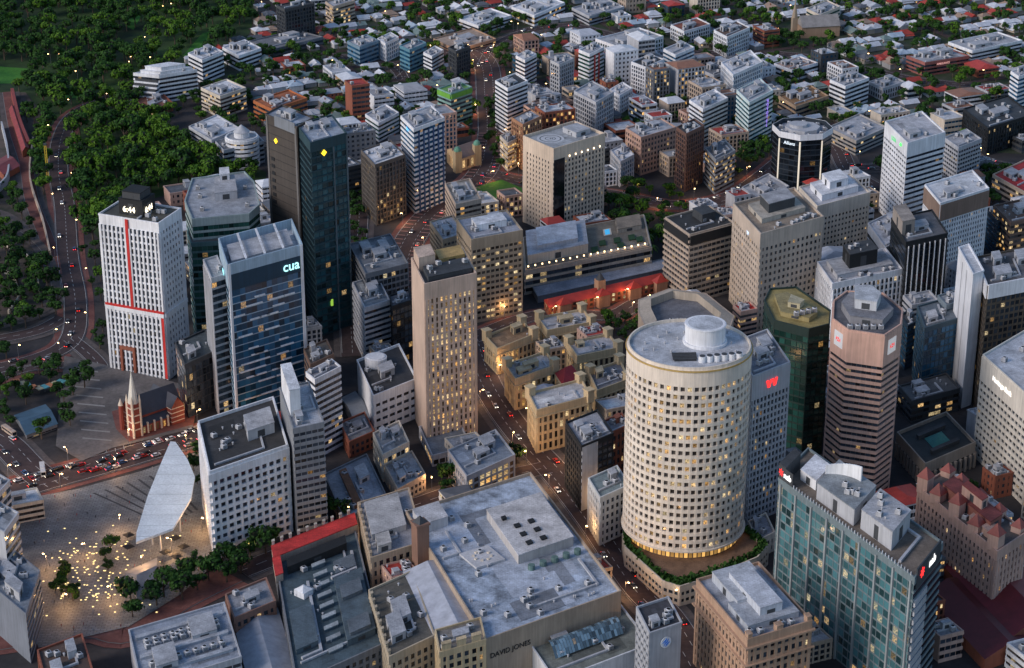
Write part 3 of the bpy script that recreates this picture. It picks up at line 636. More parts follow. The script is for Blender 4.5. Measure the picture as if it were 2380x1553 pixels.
t=T('white stone tower with pinkish window bands and stepped white roof plant',(1858,437),(1900,482),(2021,450),606,CREAM,(.55,.55,.58),S('grid',3.6,3,.5,1,.3,.5,'dk'),S('grid',3.6,3,.55,1.2,.4,.5,'dk2'),core=BROWN,g=None,top=8)
rbox(t,.15,.85,.2,.85,4,WHITE);rbox(t,.35,.7,.35,.8,5,WHITE,z=4)
t=CT('dark blue glass octagonal tower with white roof frame and vertical light strips',1865,303,68,458,8,(.018,.03,.045),(.45,.47,.52),S('band',3.8,4,.18,.2,.3,.0,'blk'),core=BK,top=1,a0=PI/8+.2,name='office_tower',par=3)
mb=MB();o=offs(t['poly'],.6);i0=offs(t['poly'],.34)
for i in range(8): bandseg(mb,i0,o,i,t['h']-1,t['h']+3.2,0)
mb.build('white_crown',wallm(WHITE),t['root'])
for i in (6,7,0):
    q=Vector(t['poly'][i]);q=t['c']+(q-t['c'])*1.02;mb=MB();mb.box(q,.8,.8,0,t['h']-2,i*PI/4);mb.build('light_strip',emitm((.9,.8,.65),.7),t['root'])
text(t,6,.5,t['h']-5,'Allianz',3.2,emitm((.8,.9,1),1.2),off=.8)
mb=MB();mb.cyl(t['c'],t['r']*.6,t['h'],t['h']+3,8);mb.cyl((t['c'].x-3,t['c'].y),t['r']*.3,t['h']+3,t['h']+5,16);mb.build('roof_screen',[wallm(LG)],t['root'])
for k in range(9):
    a=k*.7; child('air_conditioner',AC,t['root'],(t['r']*.75*math.cos(a),t['r']*.75*math.sin(a),t['h']+.05))
t=T('tall white banded tower with green leaf sign at top corner',(2058,285),(2110,335),(2196,310),545,WHITE,(.55,.55,.58),S('band',3.6,4,.55,1.,.4,.45,'dk'),S('band',3.6,3.5,.5,.3,.5,.0,'dk'),core=DG,g=(1,2),top=9)
text(t,3,.45,t['h']-6,'LGIA',4,emitm((.1,.6,.2),1.),off=.9); flatshape(t,3,.75,t['h']-4,[(-1,-.4),(0,-.6),(1,0),(.6,.5),(-.4,.5)],2.0,emitm((.1,.9,.15),1.6),.95,'green_leaf')
t=T('pale grey apartment tower right of the white banded tower',(2195,322),(2228,345),(2280,325),440,LG,(.4,.4,.42),S('band',3.2,3,.45,.5,.4,.3,'dk'),S('band',3.2,3,.45,.5,.6,.3,'dk'),core=GR,g=(1,3))
t=T('white grid tower with brown band below a clean white roof',(2150,432),(2186,475),(2298,440),668,WHITE,(.65,.67,.7),S('grid',3.3,2.4,.45,1.1,.3,.5,'dk'),S('grid',3.3,2.2,.45,1.0,.3,.5,'dk'),core=GR,g=(1,3),top=12)
strip(t,0,0,1,t['h']-11,t['h']-.5,.7,(.25,.17,.13),'brown_band');strip(t,3,0,1,t['h']-11,t['h']-.5,.7,(.25,.17,.13),'brown_band')
t=T('dark glass tower with lit white roof edge',(2018,522),(2058,578),(2116,548),700,LG,(.55,.55,.58),S('band',3.6,3,.2,.2,.2,.0,'blk'),S('band',3.6,3,.2,.2,.2,.0,'dk2'),core=BK,g=(2,6),top=5)
t=T('black tower with thin white vertical ribs',(2072,510),(2106,566),(2202,545),760,BK,(.13,.13,.14),S('band',3.6,3,.2,.2,.2,.0,'blk'),S('band',3.6,3.4,.2,.4,.2,.6,'blk'),core=BK,g=(2,6),top=3)
for k in range(8): strip(t,0,.05+k*.128,.065+k*.128,0,t['h']-2,.8,WHITE,'white_rib')
rbox(t,.0,.3,.3,.95,9,(.35,.3,.26))
t=T('white office tower with black cube penthouse',(1900,612),(1935,662),(2096,628),790,WHITE,(.55,.55,.58),S('grid',3.8,3,.3,1.,.3,.8,'dk2'),S('grid',3.8,3,.3,1.,.3,.8,'dk2'),core=DG,g=None,top=3)
rbox(t,.1,.9,.15,.85,3,LG);rbox(t,.3,.7,.3,.75,9,BK,z=3,roof=DG); units(t,4,RN,.35,.65,.35,.7,z=12); units(t,7,RN,.1,.9,.02,.12)
t=PT('black green glass tower with chamfered corners and olive roof',[(1800,748),(1880,768),(1927,756),(1930,725),(1850,670),(1790,674),(1777,702)],1045,(.013,.032,.027),(.34,.27,.10),S('band',3.7,3,.22,.15,.25,.25,'grn'),core=BK,top=4)
pbox(t,pxs(t,(1815,735),(1880,750),(1900,735),(1830,690),(1800,695)),2.5,(.34,.28,.13)); pbox(t,pxs(t,(1830,725),(1858,730),(1868,720),(1838,708)),3,(.5,.45,.3),z=2.5)
for k in range(4):
    q=G(1850+k*14,745-k*3,t['h']);child('air_conditioner',AC,t['root'],(q.x-t['c'].x,q.y-t['c'].y,t['h']+2.6))
PK=(.66,.41,.32)
t=PT('pinkish octagonal tower with ribbon windows and two white hexagon signs',[(1972,770),(2055,782),(2093,757),(2097,722),(2052,684),(1968,680),(1938,702),(1936,744)],1155,PK,(.14,.14,.155),S('band',3.4,2.4,.48,.35,.6,.0,'dk'),core=DG,top=16)
for e,s in ((7,.5),(1,.45)):
    flatshape(t,e,s,t['h']-7,[(-1,-1),(1,-1),(1,1),(-1,1)],3.8,emitm((.8,.8,.82),.35),.9,'sign_board')
    for q in ([(-1,-.5),(-.5,0),(-1,.5)],[(1,-.5),(.5,0),(1,.5)],[(-.5,.5),(.5,.5),(0,0)],[(-.5,-.5),(.5,-.5),(0,0)]): flatshape(t,e,s,t['h']-7,q,2.,emitm((.9,.02,.02),.9),1.0,'red_triangle')
pbox(t,pxs(t,(1975,752),(2050,762),(2075,735),(2040,700),(1975,697),(1955,720)),4,(.25,.25,.27)); pbox(t,pxs(t,(1985,735),(2035,742),(2045,720),(2020,702),(1985,702)),5,(.55,.57,.6),z=4)
for k in range(5):
    q=G(1975+k*18,765,t['h']);child('air_conditioner',AC,t['root'],(q.x-t['c'].x,q.y-t['c'].y,t['h']+.05))
t=T('blue glass tower behind the pinkish octagonal tower',(2132,715),(2150,765),(2228,742),925,(.05,.09,.12),(.14,.17,.2),S('band',3.8,3,.2,.15,.25,.25,'blue'),S('band',3.8,3,.2,.15,.25,.25,'blue'),core=NAVY,g=(1,4))
t=T('pale blue banded tower right of the blue glass tower',(2180,690),(2200,712),(2262,695),880,(.2,.25,.29),(.3,.33,.36),S('band',3.8,3,.3,.15,.25,.25,'sky'),S('band',3.8,3,.3,.15,.25,.25,'sky'),core=NAVY,g=(1,3))
t=T('white concrete lift slab of the dark tower at the right edge',(2228,578),(2262,640),(2286,632),950,WHITE,(.6,.62,.65),None,None,g=None)
for k in range(2): strip(t,3,.3+.3*k,.34+.3*k,0,t['h']-3,.15,LG,'joint')
t=T('dark brown tower with white rim and fine window grid at the right edge',(2270,600),(2296,668),(2440,640),958,(.10,.08,.06),(.12,.12,.13),S('band',3.6,3,.3,.3,.3,.3,'dk'),S('grid',3.6,3.2,.35,.5,.3,.4,'dk2'),core=BK,g=(3,8),top=7)
strip(t,0,0,1,t['h']-6.5,t['h']+1.5,.9,WHITE,'white_rim');strip(t,3,0,1,t['h']-6.5,t['h']+1.5,.9,WHITE,'white_rim')
t=T('cream banded tower with white sign lettering at the right edge',(2285,828),(2420,950),(2560,860),1190,(.76,.71,.62),(.6,.62,.66),S('band',3.9,4,.5,.8,.6,.62,'dk'),S('band',3.9,4,.5,.8,.6,.62,'dk'),core=DG,g=(2,6),top=13)
text(t,3,.38,t['h']-7,'Heritage Bank',3.6,emitm((1,.95,.9),1.5),off=.9,bold=.02)
NB=(.17,.22,.24)
t=T('long green glass office block with white roof screens and red star signs',(1810,1115),(2125,1347),(2190,1265),1660,NB,(.19,.155,.125),S('grid',4.,3.6,.2,.3,.15,.2,'nab'),S('band',4,3,.3,.2,.4,.0,'blk'),core=NAVY,g=None,top=2.5,par=1.2)
hn=t['h']
for k in range(9): strip(t,3,.02+k*.12,.03+k*.12,0,hn-1,.9,(.3,.33,.34),'grey_pilaster')
rbox(t,.2,.85,.2,.42,9,LG); units(t,6,RN,.3,.75,.22,.4,z=9); rbox(t,.15,.9,.46,.74,8,LG,roof=(.3,.33,.35)); rbox(t,.3,.8,.78,.9,5,WHITE)
units(t,5,RN,.25,.8,.5,.7,z=8); duct(t,.1,.12,.8,.45,1.2)
mb=MB()
for i in range(14):
    a0=PI*.15+i*.09;a1=a0+.09; c0=Q(t,.6,.62); 
    f=lambda a,r:(c0.x-6+r*math.cos(a),c0.y-8+r*math.sin(a)); mb.prism([f(a0,14),f(a1,14),f(a1,13.4),f(a0,13.4)],hn+8,hn+15-.2*i,0,True,True)
mb.build('curved_screen',wallm((.78,.79,.81)),t['root'])
star=[(math.cos(PI/2+i*PI/7)*(1 if i%2==0 else .45),math.sin(PI/2+i*PI/7)*(1 if i%2==0 else .45)) for i in range(14)]
rbox(t,.0,.5,.95,1.0,8,DG,'sign_tower')
strip(t,0,.05,.9,hn-6,hn+4,.6,(.05,.06,.07),'sign_panel')
flatshape(t,0,.22,hn,star,2.4,emitm((1,.03,.03),1.8),1.0,'red_star'); text(t,0,.58,hn-2,'nab',5.5,emitm((1,1,1),1.8),off=.9,bold=.03)
flatshape(t,3,.02,hn+4.5,star,2.0,emitm((1,.03,.03),1.8),.3,'red_star'); text(t,3,.07,hn+3,'nab',4.,emitm((1,1,1),1.8),off=.3,bold=.03); strip(t,3,.0,.11,hn+1.3,hn+7.5,.2,DG,'sign_panel')
for k in range(40): strip(t,3,.12+k*.022,.122+k*.022,hn+1,hn+2.6,.4,WHITE,'roof_fin')
for k in range(12): strip(t,0,0.02,.45,5+k*(hn-14)/12,8+k*(hn-14)/12,1.0,LG,'corner_balcony')
t=T('pinkish brown interwar block with dark red roof structures',(2134,1135),(2318,1285),(2385,1240),1440,PINK,(.13,.11,.10),S('grid',3.8,3.2,.45,1.7,.3,.5,'dk2'),S('grid',3.8,3.2,.45,1.7,.3,.5,'dk2'),core=DG,g=(1,6),gc=PINK,top=4)
for b in (.06,.3,.54,.78,.95): pyr(t,.1,b,5.5,4+3*(b in(.06,.54,.95)),5,PINK,(.26,.045,.035)); pyr(t,.9,b,5,3,4,PINK,(.26,.045,.035))
rbox(t,.3,.7,.2,.8,6,(.30,.12,.09),'upper_storey',roof=(.20,.045,.04)); rbox(t,.4,.6,.35,.6,5,PINK,'upper_storey',z=6,roof=(.25,.05,.04))
t=T('dark roofed courthouse with columns and teal pyramid skylight',(2085,1012),(2150,1085),(2266,1035),1135,(.3,.26,.22),(.03,.04,.045),S('grid',9,4,.2,2.,.3,.8,'dk'),S('grid',9,4,.2,1.3,.3,1.4,'dk'),core=DG,g=None,top=4,par=2)
mb=MB();z=t['h']; q=[Q(t,.35,.3),Q(t,.7,.3),Q(t,.7,.65),Q(t,.35,.65)];m_=Q(t,.52,.48)
for i in range(4): mb.face([(*q[i],z+.2),(*q[(i+1)%4],z+.2),(m_.x,m_.y,z+4)])
mb.build('skylight',wallm((.05,.22,.2)),t['root']); rbox(t,.25,.8,.2,.27,2,DG,louv=False);rbox(t,.25,.8,.68,.75,2,DG,louv=False)
t=T('dark low building between the octagonal tower and the courthouse',(2090,900),(2120,935),(2230,905),985,DG,(.12,.13,.14),S('band',4,4,.4,.3,.3,0,'dk2'),S('band',4,4,.4,.3,.3,0,'warm'),g=(2,6))
t=T('maroon corrugated roofed arcade at the lower right corner',(2190,1310),(2350,1480),(2480,1420),1520,BRICK,(.18,.015,.022),None,S('grid',4,4,.4,1.6,.2,.3,'warm'),g=None,pitch=(5,1,0),name='arcade_building')
t=T('dark red roofed shed in front of the maroon arcade',(2150,1380),(2290,1530),(2400,1490),1560,BRICK,(.12,.015,.02),None,None,g=None,pitch=(4,1,0),name='arcade_building')
t=T('brown stone heritage building with grey sheet roofs and brick flanks',(1620,1352),(1738,1492),(1886,1448),1690,(.48,.31,.21),(.37,.39,.44),S('grid',4,3.4,.42,1.6,.3,.5,'dk2'),S('grid',4,3.4,.42,1.5,.3,.5,'dk2'),core=DG,g=None,top=3,par=1.4)
rbox(t,.1,.9,.12,.5,3,(.42,.45,.5),'roof_sheet_box');rbox(t,.2,.8,.45,.95,4.5,(.5,.53,.58),'roof_sheet_box');rbox(t,.35,.7,.2,.8,7,(.56,.59,.65)); units(t,9,RN,.05,.95,.02,.12)
for a in (.02,.5,.98): rbox(t,max(0,a-.05),min(1,a+.05),0,.06,3.2,(.48,.31,.21),'parapet_block',louv=False)
mb=MB();o=offs(t['poly'],1.5);i0=offs(t['poly'],.3)
for i in range(4): bandseg(mb,i0,o,i,t['h']-3.2,t['h']-2.4,0); bandseg(mb,i0,o,i,t['h']-11.2,t['h']-10.7,0)
mb.build('cornice',wallm((.48,.31,.21)),t['root'])
t=T('grey tower stub with blue round logo near the bottom edge',(1480,1415),(1510,1475),(1584,1450),1660,LG,(.06,.06,.07),S('band',4,4,.6,1,.3,.3,'dk'),None,core=LG,g=(1,4))
ringp=[(math.cos(2*PI*i/20),math.sin(2*PI*i/20)) for i in range(20)]
flatshape(t,0,.5,t['h']-6,ringp,2.6,wallm((.75,.78,.82)),.6,'logo_disc')
for q in ([(-.8,0),(.1,.8),(.0,.3)],[(.8,0),(-.1,-.8),(0,-.3)],[(-.5,-.6),(.1,.1),(-.2,.1)],[(.5,.6),(-.1,-.1),(.2,-.1)]): flatshape(t,0,.5,t['h']-6,q,2.4,emitm((.02,.12,.5),.4),.8,'logo_stroke')
t=T('pale block with long glazed barrel skylight at the bottom edge',(1218,1478),(1290,1585),(1512,1500),1640,(.66,.68,.71),(.20,.22,.20),None,None,g=(1,8))
mb=MB()
for k in range(24):
    for j in range(6):
        b0,b1=.35+j*.06,.35+(j+1)*.06; z0=t['h']+1+4*math.sin(PI*j/6);z1=t['h']+1+4*math.sin(PI*(j+1)/6);a0,a1=.12+k*.03,.12+k*.03+.027
        mb.face([(*Q(t,a0,b0),z0),(*Q(t,a1,b0),z0),(*Q(t,a1,b1),z1),(*Q(t,a0,b1),z1)])
mb.build('barrel_skylight',glass('sky'),t['root'])
flatshape(t,3,.55,t['h']-9,ringp,3,wallm((.02,.1,.4)),.5,'logo_disc')
DJC=(.46,.36,.27)
t=T('huge department store with stained flat roof, raised roof boxes and black lettering',(945,1195),(1130,1492),(1442,1380),1600,DJC,roofm((.36,.42,.51),1.6,.4),S('grid',20,40,1,1,.3,0,'dk'),S('grid',20,40,1,1,.3,0,'dk'),core=DJC,g=None,top=2,par=1.6,name='department_store')
dj=t; patches(t,14)
text(t,0,.17,t['h']-8.5,'DAVID JONES',3.4,wallm(BK),off=.6)
rbox(t,.5,.93,.4,.78,5,(.55,.52,.5),'roof_box',roof=(.6,.59,.6),louv=False); rbox(t,.02,.22,.82,.95,5,(.56,.56,.58),'roof_box',louv=False)
for k in range(3):
    for j in range(2): rbox(t,.6+.11*j,.64+.11*j,.44+k*.07,.465+k*.07,.5,BK,'skylight',z=5.2,louv=False)
rbox(t,.55,.58,.66,.68,1,BK,'skylight',z=5.2,louv=False)
for k in range(5): 
    q=Q(t,.56+k*.09,.34);mb=MB();mb.cyl(q,1.6,t['h'],t['h']+2.6,10);mb.build('cooling_tower',wallm((.12,.2,.19)),t['root'])
q=Q(t,.3,.52);mb=MB();mb.box(q,15,15,t['h']+.25,t['h']+1.3,.55,0)
for i in range(8): mb.box((q.x+4*math.cos(i*PI/4),q.y+4*math.sin(i*PI/4)),1.2,1.2,t['h']+1.3,t['h']+1.9,i*PI/4,1)
mb.build('octagon_skylight',[wallm((.55,.55,.57)),wallm(CREAM)],t['root']); units(t,14,RN,.3,.9,.02,.25); units(t,20,RN,.05,.45,.1,.9); duct(t,.4,.1,.9,.3,1.); duct(t,.05,.6,.18,.78,1.)
hs=S('grid',4.2,3.4,.4,1.4,.3,.45,'dk2')
t=T('heritage theatre with curved pale parapet left of the department store',(832,1172),(862,1300),(985,1262),1345,(.52,.40,.28),(.32,.33,.37),hs,hs,g=(0,5),name='heritage_building',h=20)
rbox(t,.1,.75,.3,.9,3,(.52,.51,.51),'roof_vault'); rbox(t,.15,.4,.05,.25,4,(.5,.48,.46))
for k in range(9): rbox(t,-.01,.03,.02+k*.108,.06+k*.108,2.6,(.52,.40,.28),'parapet_urn',louv=False)
t=T('long ribbed grey vaulted arcade roof in front of the department store',(940,1330),(1020,1500),(1125,1465),1560,(.42,.33,.24),(.46,.48,.54),hs,hs,g=None,pitch=(4,1,.05),name='arcade_building',h=19)
t=T('yellow stone heritage shopfront with gabled parapets at the bottom',(1012,1468),(1022,1520),(1128,1490),1640,SAND,(.24,.22,.2),hs,hs,g=(1,3),name='heritage_building')
for k in range(3): rbox(t,.05+k*.33,.25+k*.33,.0,.12,4,SAND,'gable_parapet',louv=False)
t=T('weathered grey heritage block with rough roof left of the ribbed arcade',(858,1375),(905,1530),(1010,1480),1620,(.52,.43,.31),(.13,.12,.10),hs,hs,g=(2,8),name='heritage_building',top=3)
for k in range(9): rbox(t,-.01,.04,.02+k*.108,.05+k*.108,2.6,(.52,.43,.31),'parapet_urn',louv=False)
q=Q(dj,-.05,.72);mb=MB();mb.box(q,6,6,0,36,.5,0);mb.box(q,7,7,36,37,.5,0,True);mb.cyl(q,3.6,37,40,4,1,.3);tag(mb.build('chimney_tower',[wallm((.25,.14,.10)),wallm(DG)],org=(q.x,q.y,0)),'brick stair tower with dark cap at the left edge of the department store roof','tower')
t=T('large slate blue arcade roof with stepped skylights',(640,1300),(690,1590),(890,1500),1650,GR,(.075,.115,.14),hs,hs,g=(0,8),name='arcade_building')
for k in range(9): rbox(t,.40,.56,.1+k*.085,.125+k*.085,1.2+.1*k,(.10,.14,.17),'skylight',roof=(.38,.42,.44),louv=False)
rbox(t,.62,.95,.1,.6,3,(.09,.13,.16)); rbox(t,.05,.3,.2,.5,2.5,(.10,.14,.17)); units(t,12,RN,.1,.9,.1,.7); duct(t,.1,.15,.32,.7,1.2); duct(t,.6,.65,.9,.8,1.2)
for b in (.12,.4,.66): rbox(t,.66,.9,b,b+.1,1.6,(.14,.17,.2),'roof_ridge',z=3.1 if b<.6 else 0,louv=False)
q=Q(t,.25,.62);mb=MB();mb.box(q,6,6,t['h'],t['h']+3,.9,0);mb.cyl(q,4.2,t['h']+3,t['h']+5,4,0,.1);mb.build('skylight_lantern',wallm(WHITE),t['root'])
rbox(t,.12,.85,.83,.9,4,BK,'glass_roof',roof=BK); 
rbox(t,-.03,1.03,.955,1.06,4,(.5,.38,.3),'parapet_wall',roof=(.66,.045,.04),louv=False); rbox(t,-.04,.05,.8,.955,4,(.5,.38,.3),'parapet_wall',roof=(.66,.045,.04),louv=False)
for k in range(10): rbox(t,-.02+k*.107,.01+k*.107,1.06,1.075,6,CREAM,'parapet_urn',louv=False)
t=T('brown narrow shop building between the arcade and the grey sheds',(525,1385),(545,1440),(640,1400),1500,(.28,.15,.11),(.3,.31,.34),hs,hs,g=(1,4),name='heritage_building')
t=T('long grey metal roofed shed at the bottom left of centre',(548,1460),(590,1620),(690,1570),1650,LG,(.36,.38,.43),None,None,g=None,pitch=(4,1,0),name='shop_building')
t=T('large bottom left roof crowded with air conditioning units',(300,1468),(330,1600),(560,1530),1680,LG,(.34,.38,.45),None,S('band',4,4,.5,.5,.3,0,'dk'),g=(2,4),name='shop_building'); units(t,9,RN,.1,.9,.7,.7,row=True);units(t,9,RN,.1,.9,.62,.62,row=True);units(t,9,RN,.1,.9,.3,.3,row=True);duct(t,.1,.5,.8,.8,1.3)
for b in (.15,.45,.8): rbox(t,.05,.95,b,b+.05,1.2,(.45,.48,.53),'roof_ridge',louv=False)
t=T('grey building with open plant deck at the bottom left corner',(-60,1330),(60,1430),(92,1330),1500,(.20,.22,.26),(.26,.30,.35),None,S('band',4,4,.4,.3,.3,0,'dk2'),g=(3,8),h=24)
t=T('brown roofed courtyard building at the bottom left beside the red mall',(88,1515),(110,1600),(215,1560),1640,BRICK,(.12,.08,.065),hs,hs,g=(2,6),h=14,name='shop_building')
t=T('grey office block cut by the left edge above the corner',(-80,1190),(10,1240),(42,1195),1420,LG,(.35,.37,.4),None,S('band',4,4,.4,.3,.3,0,'dk2'),g=(1,4))
t=T('tall grey block sliver at the left edge beside the plaza',(-70,1110),(-5,1150),(22,1120),1300,LG,(.3,.3,.33),None,S('band',4,4,.4,.3,.3,0,'dk2'),g=(1,2))
t=T('small grey pitched pavilion at the lower edge of the plaza',(293,1330),(320,1388),(392,1355),1400,LG,(.22,.22,.24),S('band',4,4,.3,.3,.2,0,'warm'),S('band',4,4,.3,.3,.2,0,'warm'),g=None,pitch=(4,0,.2),name='pavilion')
t=T('blue roofed pavilion beside the street left of the church',(35,965),(62,1010),(132,985),1022,GR,(.06,.12,.18),None,S('band',4,4,.3,.3,.2,0,'warm'),g=None,pitch=(2,0,0),name='pavilion')
t=T('black balconied office block with grey roof beside the street corner',(1316,985),(1352,1040),(1425,1010),1190,BK,(.35,.36,.4),S('grid',3.8,3.6,.4,1.4,.5,.55,'dk'),S('band',3.8,3.6,.35,.4,.3,.3,'dk'),core=BK,g=(2,5))
strip(t,0,.0,.5,0,t['h'],.4,LG,'light_side_wall')
t=T('brick and concrete stair block right of the black office block',(1395,985),(1412,1012),(1462,990),1130,BRICK,(.25,.25,.28),hs,hs,g=(1,3),gc=BRICK)
t=T('white heritage terrace with arched windows beneath the black office block',(1368,1115),(1395,1160),(1462,1130),1270,(.62,.64,.64),(.24,.3,.31),S('grid',4,3,.4,1.4,.3,.45,'dk'),S('grid',4,3,.4,1.4,.3,.45,'dk'),g=(1,3),name='heritage_building')
t=T('grey low shop roofs beneath the white terrace facing the street',(1740,1215),(1760,1260),(1800,1240),1300,CREAM,(.33,.33,.36),None,hs,g=(1,2),name='shop_building')
t=T('low yellow lit shop block with brick front right of the slender tower podium',(1042,1050),(1085,1110),(1196,1060),1118,LG,(.28,.32,.38),hs,S('grid',4,4,.3,1,.3,.4,'gold'),g=(2,5),name='shop_building',h=16)
t=T('curved corner cream office building near the shopping street',(895,1085),(925,1140),(988,1105),1175,BEIGE,(.36,.38,.41),S('grid',4,3,.4,1.2,.3,.4,'dk2'),S('grid',4,3,.4,1.2,.3,.4,'dk2'),g=(2,6))
t=T('cream corner block with roof garden stair behind the curved corner building',(868,1010),(890,1060),(950,1030),1120,CREAM,(.32,.33,.34),S('band',4,3,.4,.4,.3,.4,'dk2'),S('band',4,3,.4,.4,.3,.4,'warm'),g=(2,5))
t=T('long low grey roofed theatre with brown stripe in the middle of the blocks',(755,1105),(800,1210),(900,1160),1235,GR,(.29,.32,.37),None,None,g=(1,5),name='shop_building')
rbox(t,.3,.45,.1,.9,1.5,(.22,.10,.05),'brown_ridge',louv=False)
t=T('brown brick warehouse with flat roof behind the white drum roofed building',(790,985),(812,1030),(870,1005),1065,BRICK,(.22,.23,.25),hs,hs,g=(1,4),name='shop_building')
t=T('grey sawtooth roofed hall between the slim white tower and drum roofed building',(795,925),(830,990),(860,975),1010,GR,(.22,.24,.27),None,None,g=None,pitch=(3,0,0),name='shop_building')
# church
CBK=(.24,.05,.035)
cr=empty('church',(*G(345,985),0),'red and white brick church with white spire and slate roof','church')
d1=(G(420,950)-G(290,995)).normalized(); an=math.atan2(d1.y,d1.x); c0=G(352,985)
def CB(x,y): return (c0.x+x*math.cos(an)-y*math.sin(an),c0.y+x*math.sin(an)+y*math.cos(an))
mb=MB(); hw=11
def rect(x0,x1,y0,y1): return [CB(x0,y0),CB(x1,y0),CB(x1,y1),CB(x0,y1)]
mb.prism(rect(-14,15,-6,6),0,hw,0,False); mb.prism(rect(-13,14,-9.5,-6),0,6,0,True);mb.prism(rect(-13,14,6,9.5),0,6,0,True); mb.prism(rect(6,14,-11,11),0,hw,0,False)
for s in (-1,1): mb.face([(*CB(-14 if s<0 else 15,-6),hw),(*CB(-14 if s<0 else 15,6),hw),(*CB(-14 if s<0 else 15,0),hw+8)],0); mb.face([(*CB(6,11*s),hw),(*CB(14,11*s),hw),(*CB(10,11*s),hw+5.5)],0)
for z in (2.5,5,7.5,10): mb.prism(rect(-14.06,15.06,-6.06,6.06),z,z+.5,1,False); mb.prism(rect(5.94,14.06,-11.06,11.06),z,z+.5,1,False)
for k in range(7): mb.box(CB(-12.5+k*4.2,-9.7),.8,.9,0,7.2,an,1)
mb.build('wall',[wallm(CBK),wallm(CREAM)],cr)
mb=MB()
for s in (-1,1):
    mb.face([(*CB(-14.5,6.8*s),hw-.8),(*CB(15.5,6.8*s),hw-.8),(*CB(15.5,0),hw+8.2),(*CB(-14.5,0),hw+8.2)])
    mb.face([(*CB(-13,9.9*s),5.9),(*CB(14,9.9*s),5.9),(*CB(14,6.0*s),8.6),(*CB(-13,6.0*s),8.6)])
for q in (-1,1): mb.face([(*CB(10+4.4*q,-11.4),hw-.3),(*CB(10+4.4*q,11.4),hw-.3),(*CB(10,11.4),hw+5.7),(*CB(10,-11.4),hw+5.7)])
mb.build('roof',ribm((.045,.05,.07)),cr)
mb=MB();q=CB(-15,-8);mb.box(q,5.2,5.2,0,20,an,0)
for z in (5,9,13,17): mb.box(q,5.5,5.5,z,z+.7,an,1,True)
for sx in (-1,1):
    for sy in (-1,1):
        x,y=CB(-15+2.4*sx,-8+2.4*sy); mb.cyl((x,y),.7,0,21,6,1);mb.cyl((x,y),.8,21,25,6,1,.05)
mb.build('bell_tower',[wallm(CBK),wallm(CREAM)],cr)
mb=MB();mb.cyl(q,2.9,20,38,8,0,.08);mb.tube((q[0],q[1],38),(q[0],q[1],40),.08);mb.build('spire',wallm((.70,.68,.60)),cr)
mb=MB();x=CB(-16,3);mb.cyl(x,1.3,0,15,8,0);mb.cyl(x,1.5,15,19,8,1,.05);mb.build('turret',[wallm(CBK),wallm(CREAM)],cr)
for k in range(6):
    mb=MB();a=CB(-10.4+k*4.2,-9.56);mb.box(a,1.3,.1,1.5,4.8,an);mb.build('window',glass('gold'),cr)
addfoot(rect(-18,16,-12,12))
# leaf canopy
z=16
cp=[(396,1026),(408,1027),(436,1068),(453,1108),(444,1158),(402,1228),(316,1260),(317,1238),(344,1150),(376,1072)]
root=empty('canopy',(*G(390,1200),0),'large pale leaf shaped canopy roof standing over the plaza','canopy')
pl=[G(*p,z) for p in reversed(cp)]; NC=len(pl)
if sum(pl[i].x*pl[(i+1)%NC].y-pl[(i+1)%NC].x*pl[i].y for i in range(NC))<0: pl=pl[::-1]
mb=MB();mb.prism(pl,z-1.2,z,0,True,True)
xs=sorted(p.y for p in pl)
mb.build('canopy_roof',wallm((.82,.86,.88),.5),root)
for k in range(10):
    y=xs[0]+(xs[-1]-xs[0])*(k+.5)/10; cr_=[]
    for i in range(NC):
        p,q=pl[i],pl[(i+1)%NC]
        if (p.y-y)*(q.y-y)<0: cr_.append(p.lerp(q,(y-p.y)/(q.y-p.y)))
    if len(cr_)>=2: m=MB();m.tube((*cr_[0],z+.03),(*cr_[1],z+.03),.1);m.build('roof_rib',wallm((.42,.45,.48)),root)
for x,y in ((400,1075),(430,1110),(415,1170),(370,1220),(350,1200)):
    p=G(x,y,z);m=MB();m.tube((p.x,p.y,.85),(p.x,p.y,z-1.1),.45,.3,8);m.build('column',wallm(LG),root)
root=empty('garden_shelter',(*G(90,910),0),'curved colourful arched shelter in the garden at the left edge','shelter')
for k in range(9):
    p=G(40+k*13,925-abs(k-4)**1.2*3-10);mb=MB();mb.box(p,3.4,5,3.2,3.7,.3+k*.1,0,True);mb.box(p,.3,.3,0,3.2,0,1);mb.build('roof_segment',[wallm([(.5,.2,.1),(.5,.45,.3),(.1,.35,.4)][k%3]),wallm(DG)],root)
t=T('old cream church with twin green domes behind the roof garden',(1040,348),(1062,372),(1112,355),402,(.58,.40,.22),(.2,.14,.12),S('grid',6,4,.3,1.6,.3,.5,'gold'),S('grid',6,4,.3,1.6,.3,.5,'gold'),g=None,pitch=(5,0,0),name='domed_church')
for a,b in ((.05,.05),(.95,.05)):
    q=Q(t,a,b);mb=MB();mb.box(q,5,5,0,t['h']+6,.4,0)
    for i in range(4): mb.cyl(q,2.6*math.cos(i*.39),t['h']+6+2.6*math.sin(i*.39)*1.3,t['h']+6+2.6*math.sin((i+1)*.39)*1.3,10,1,2.6*math.cos((i+1)*.39)+.02)
    mb.build('dome_tower',[wallm((.45,.34,.2)),wallm((.12,.3,.22))],t['root'])
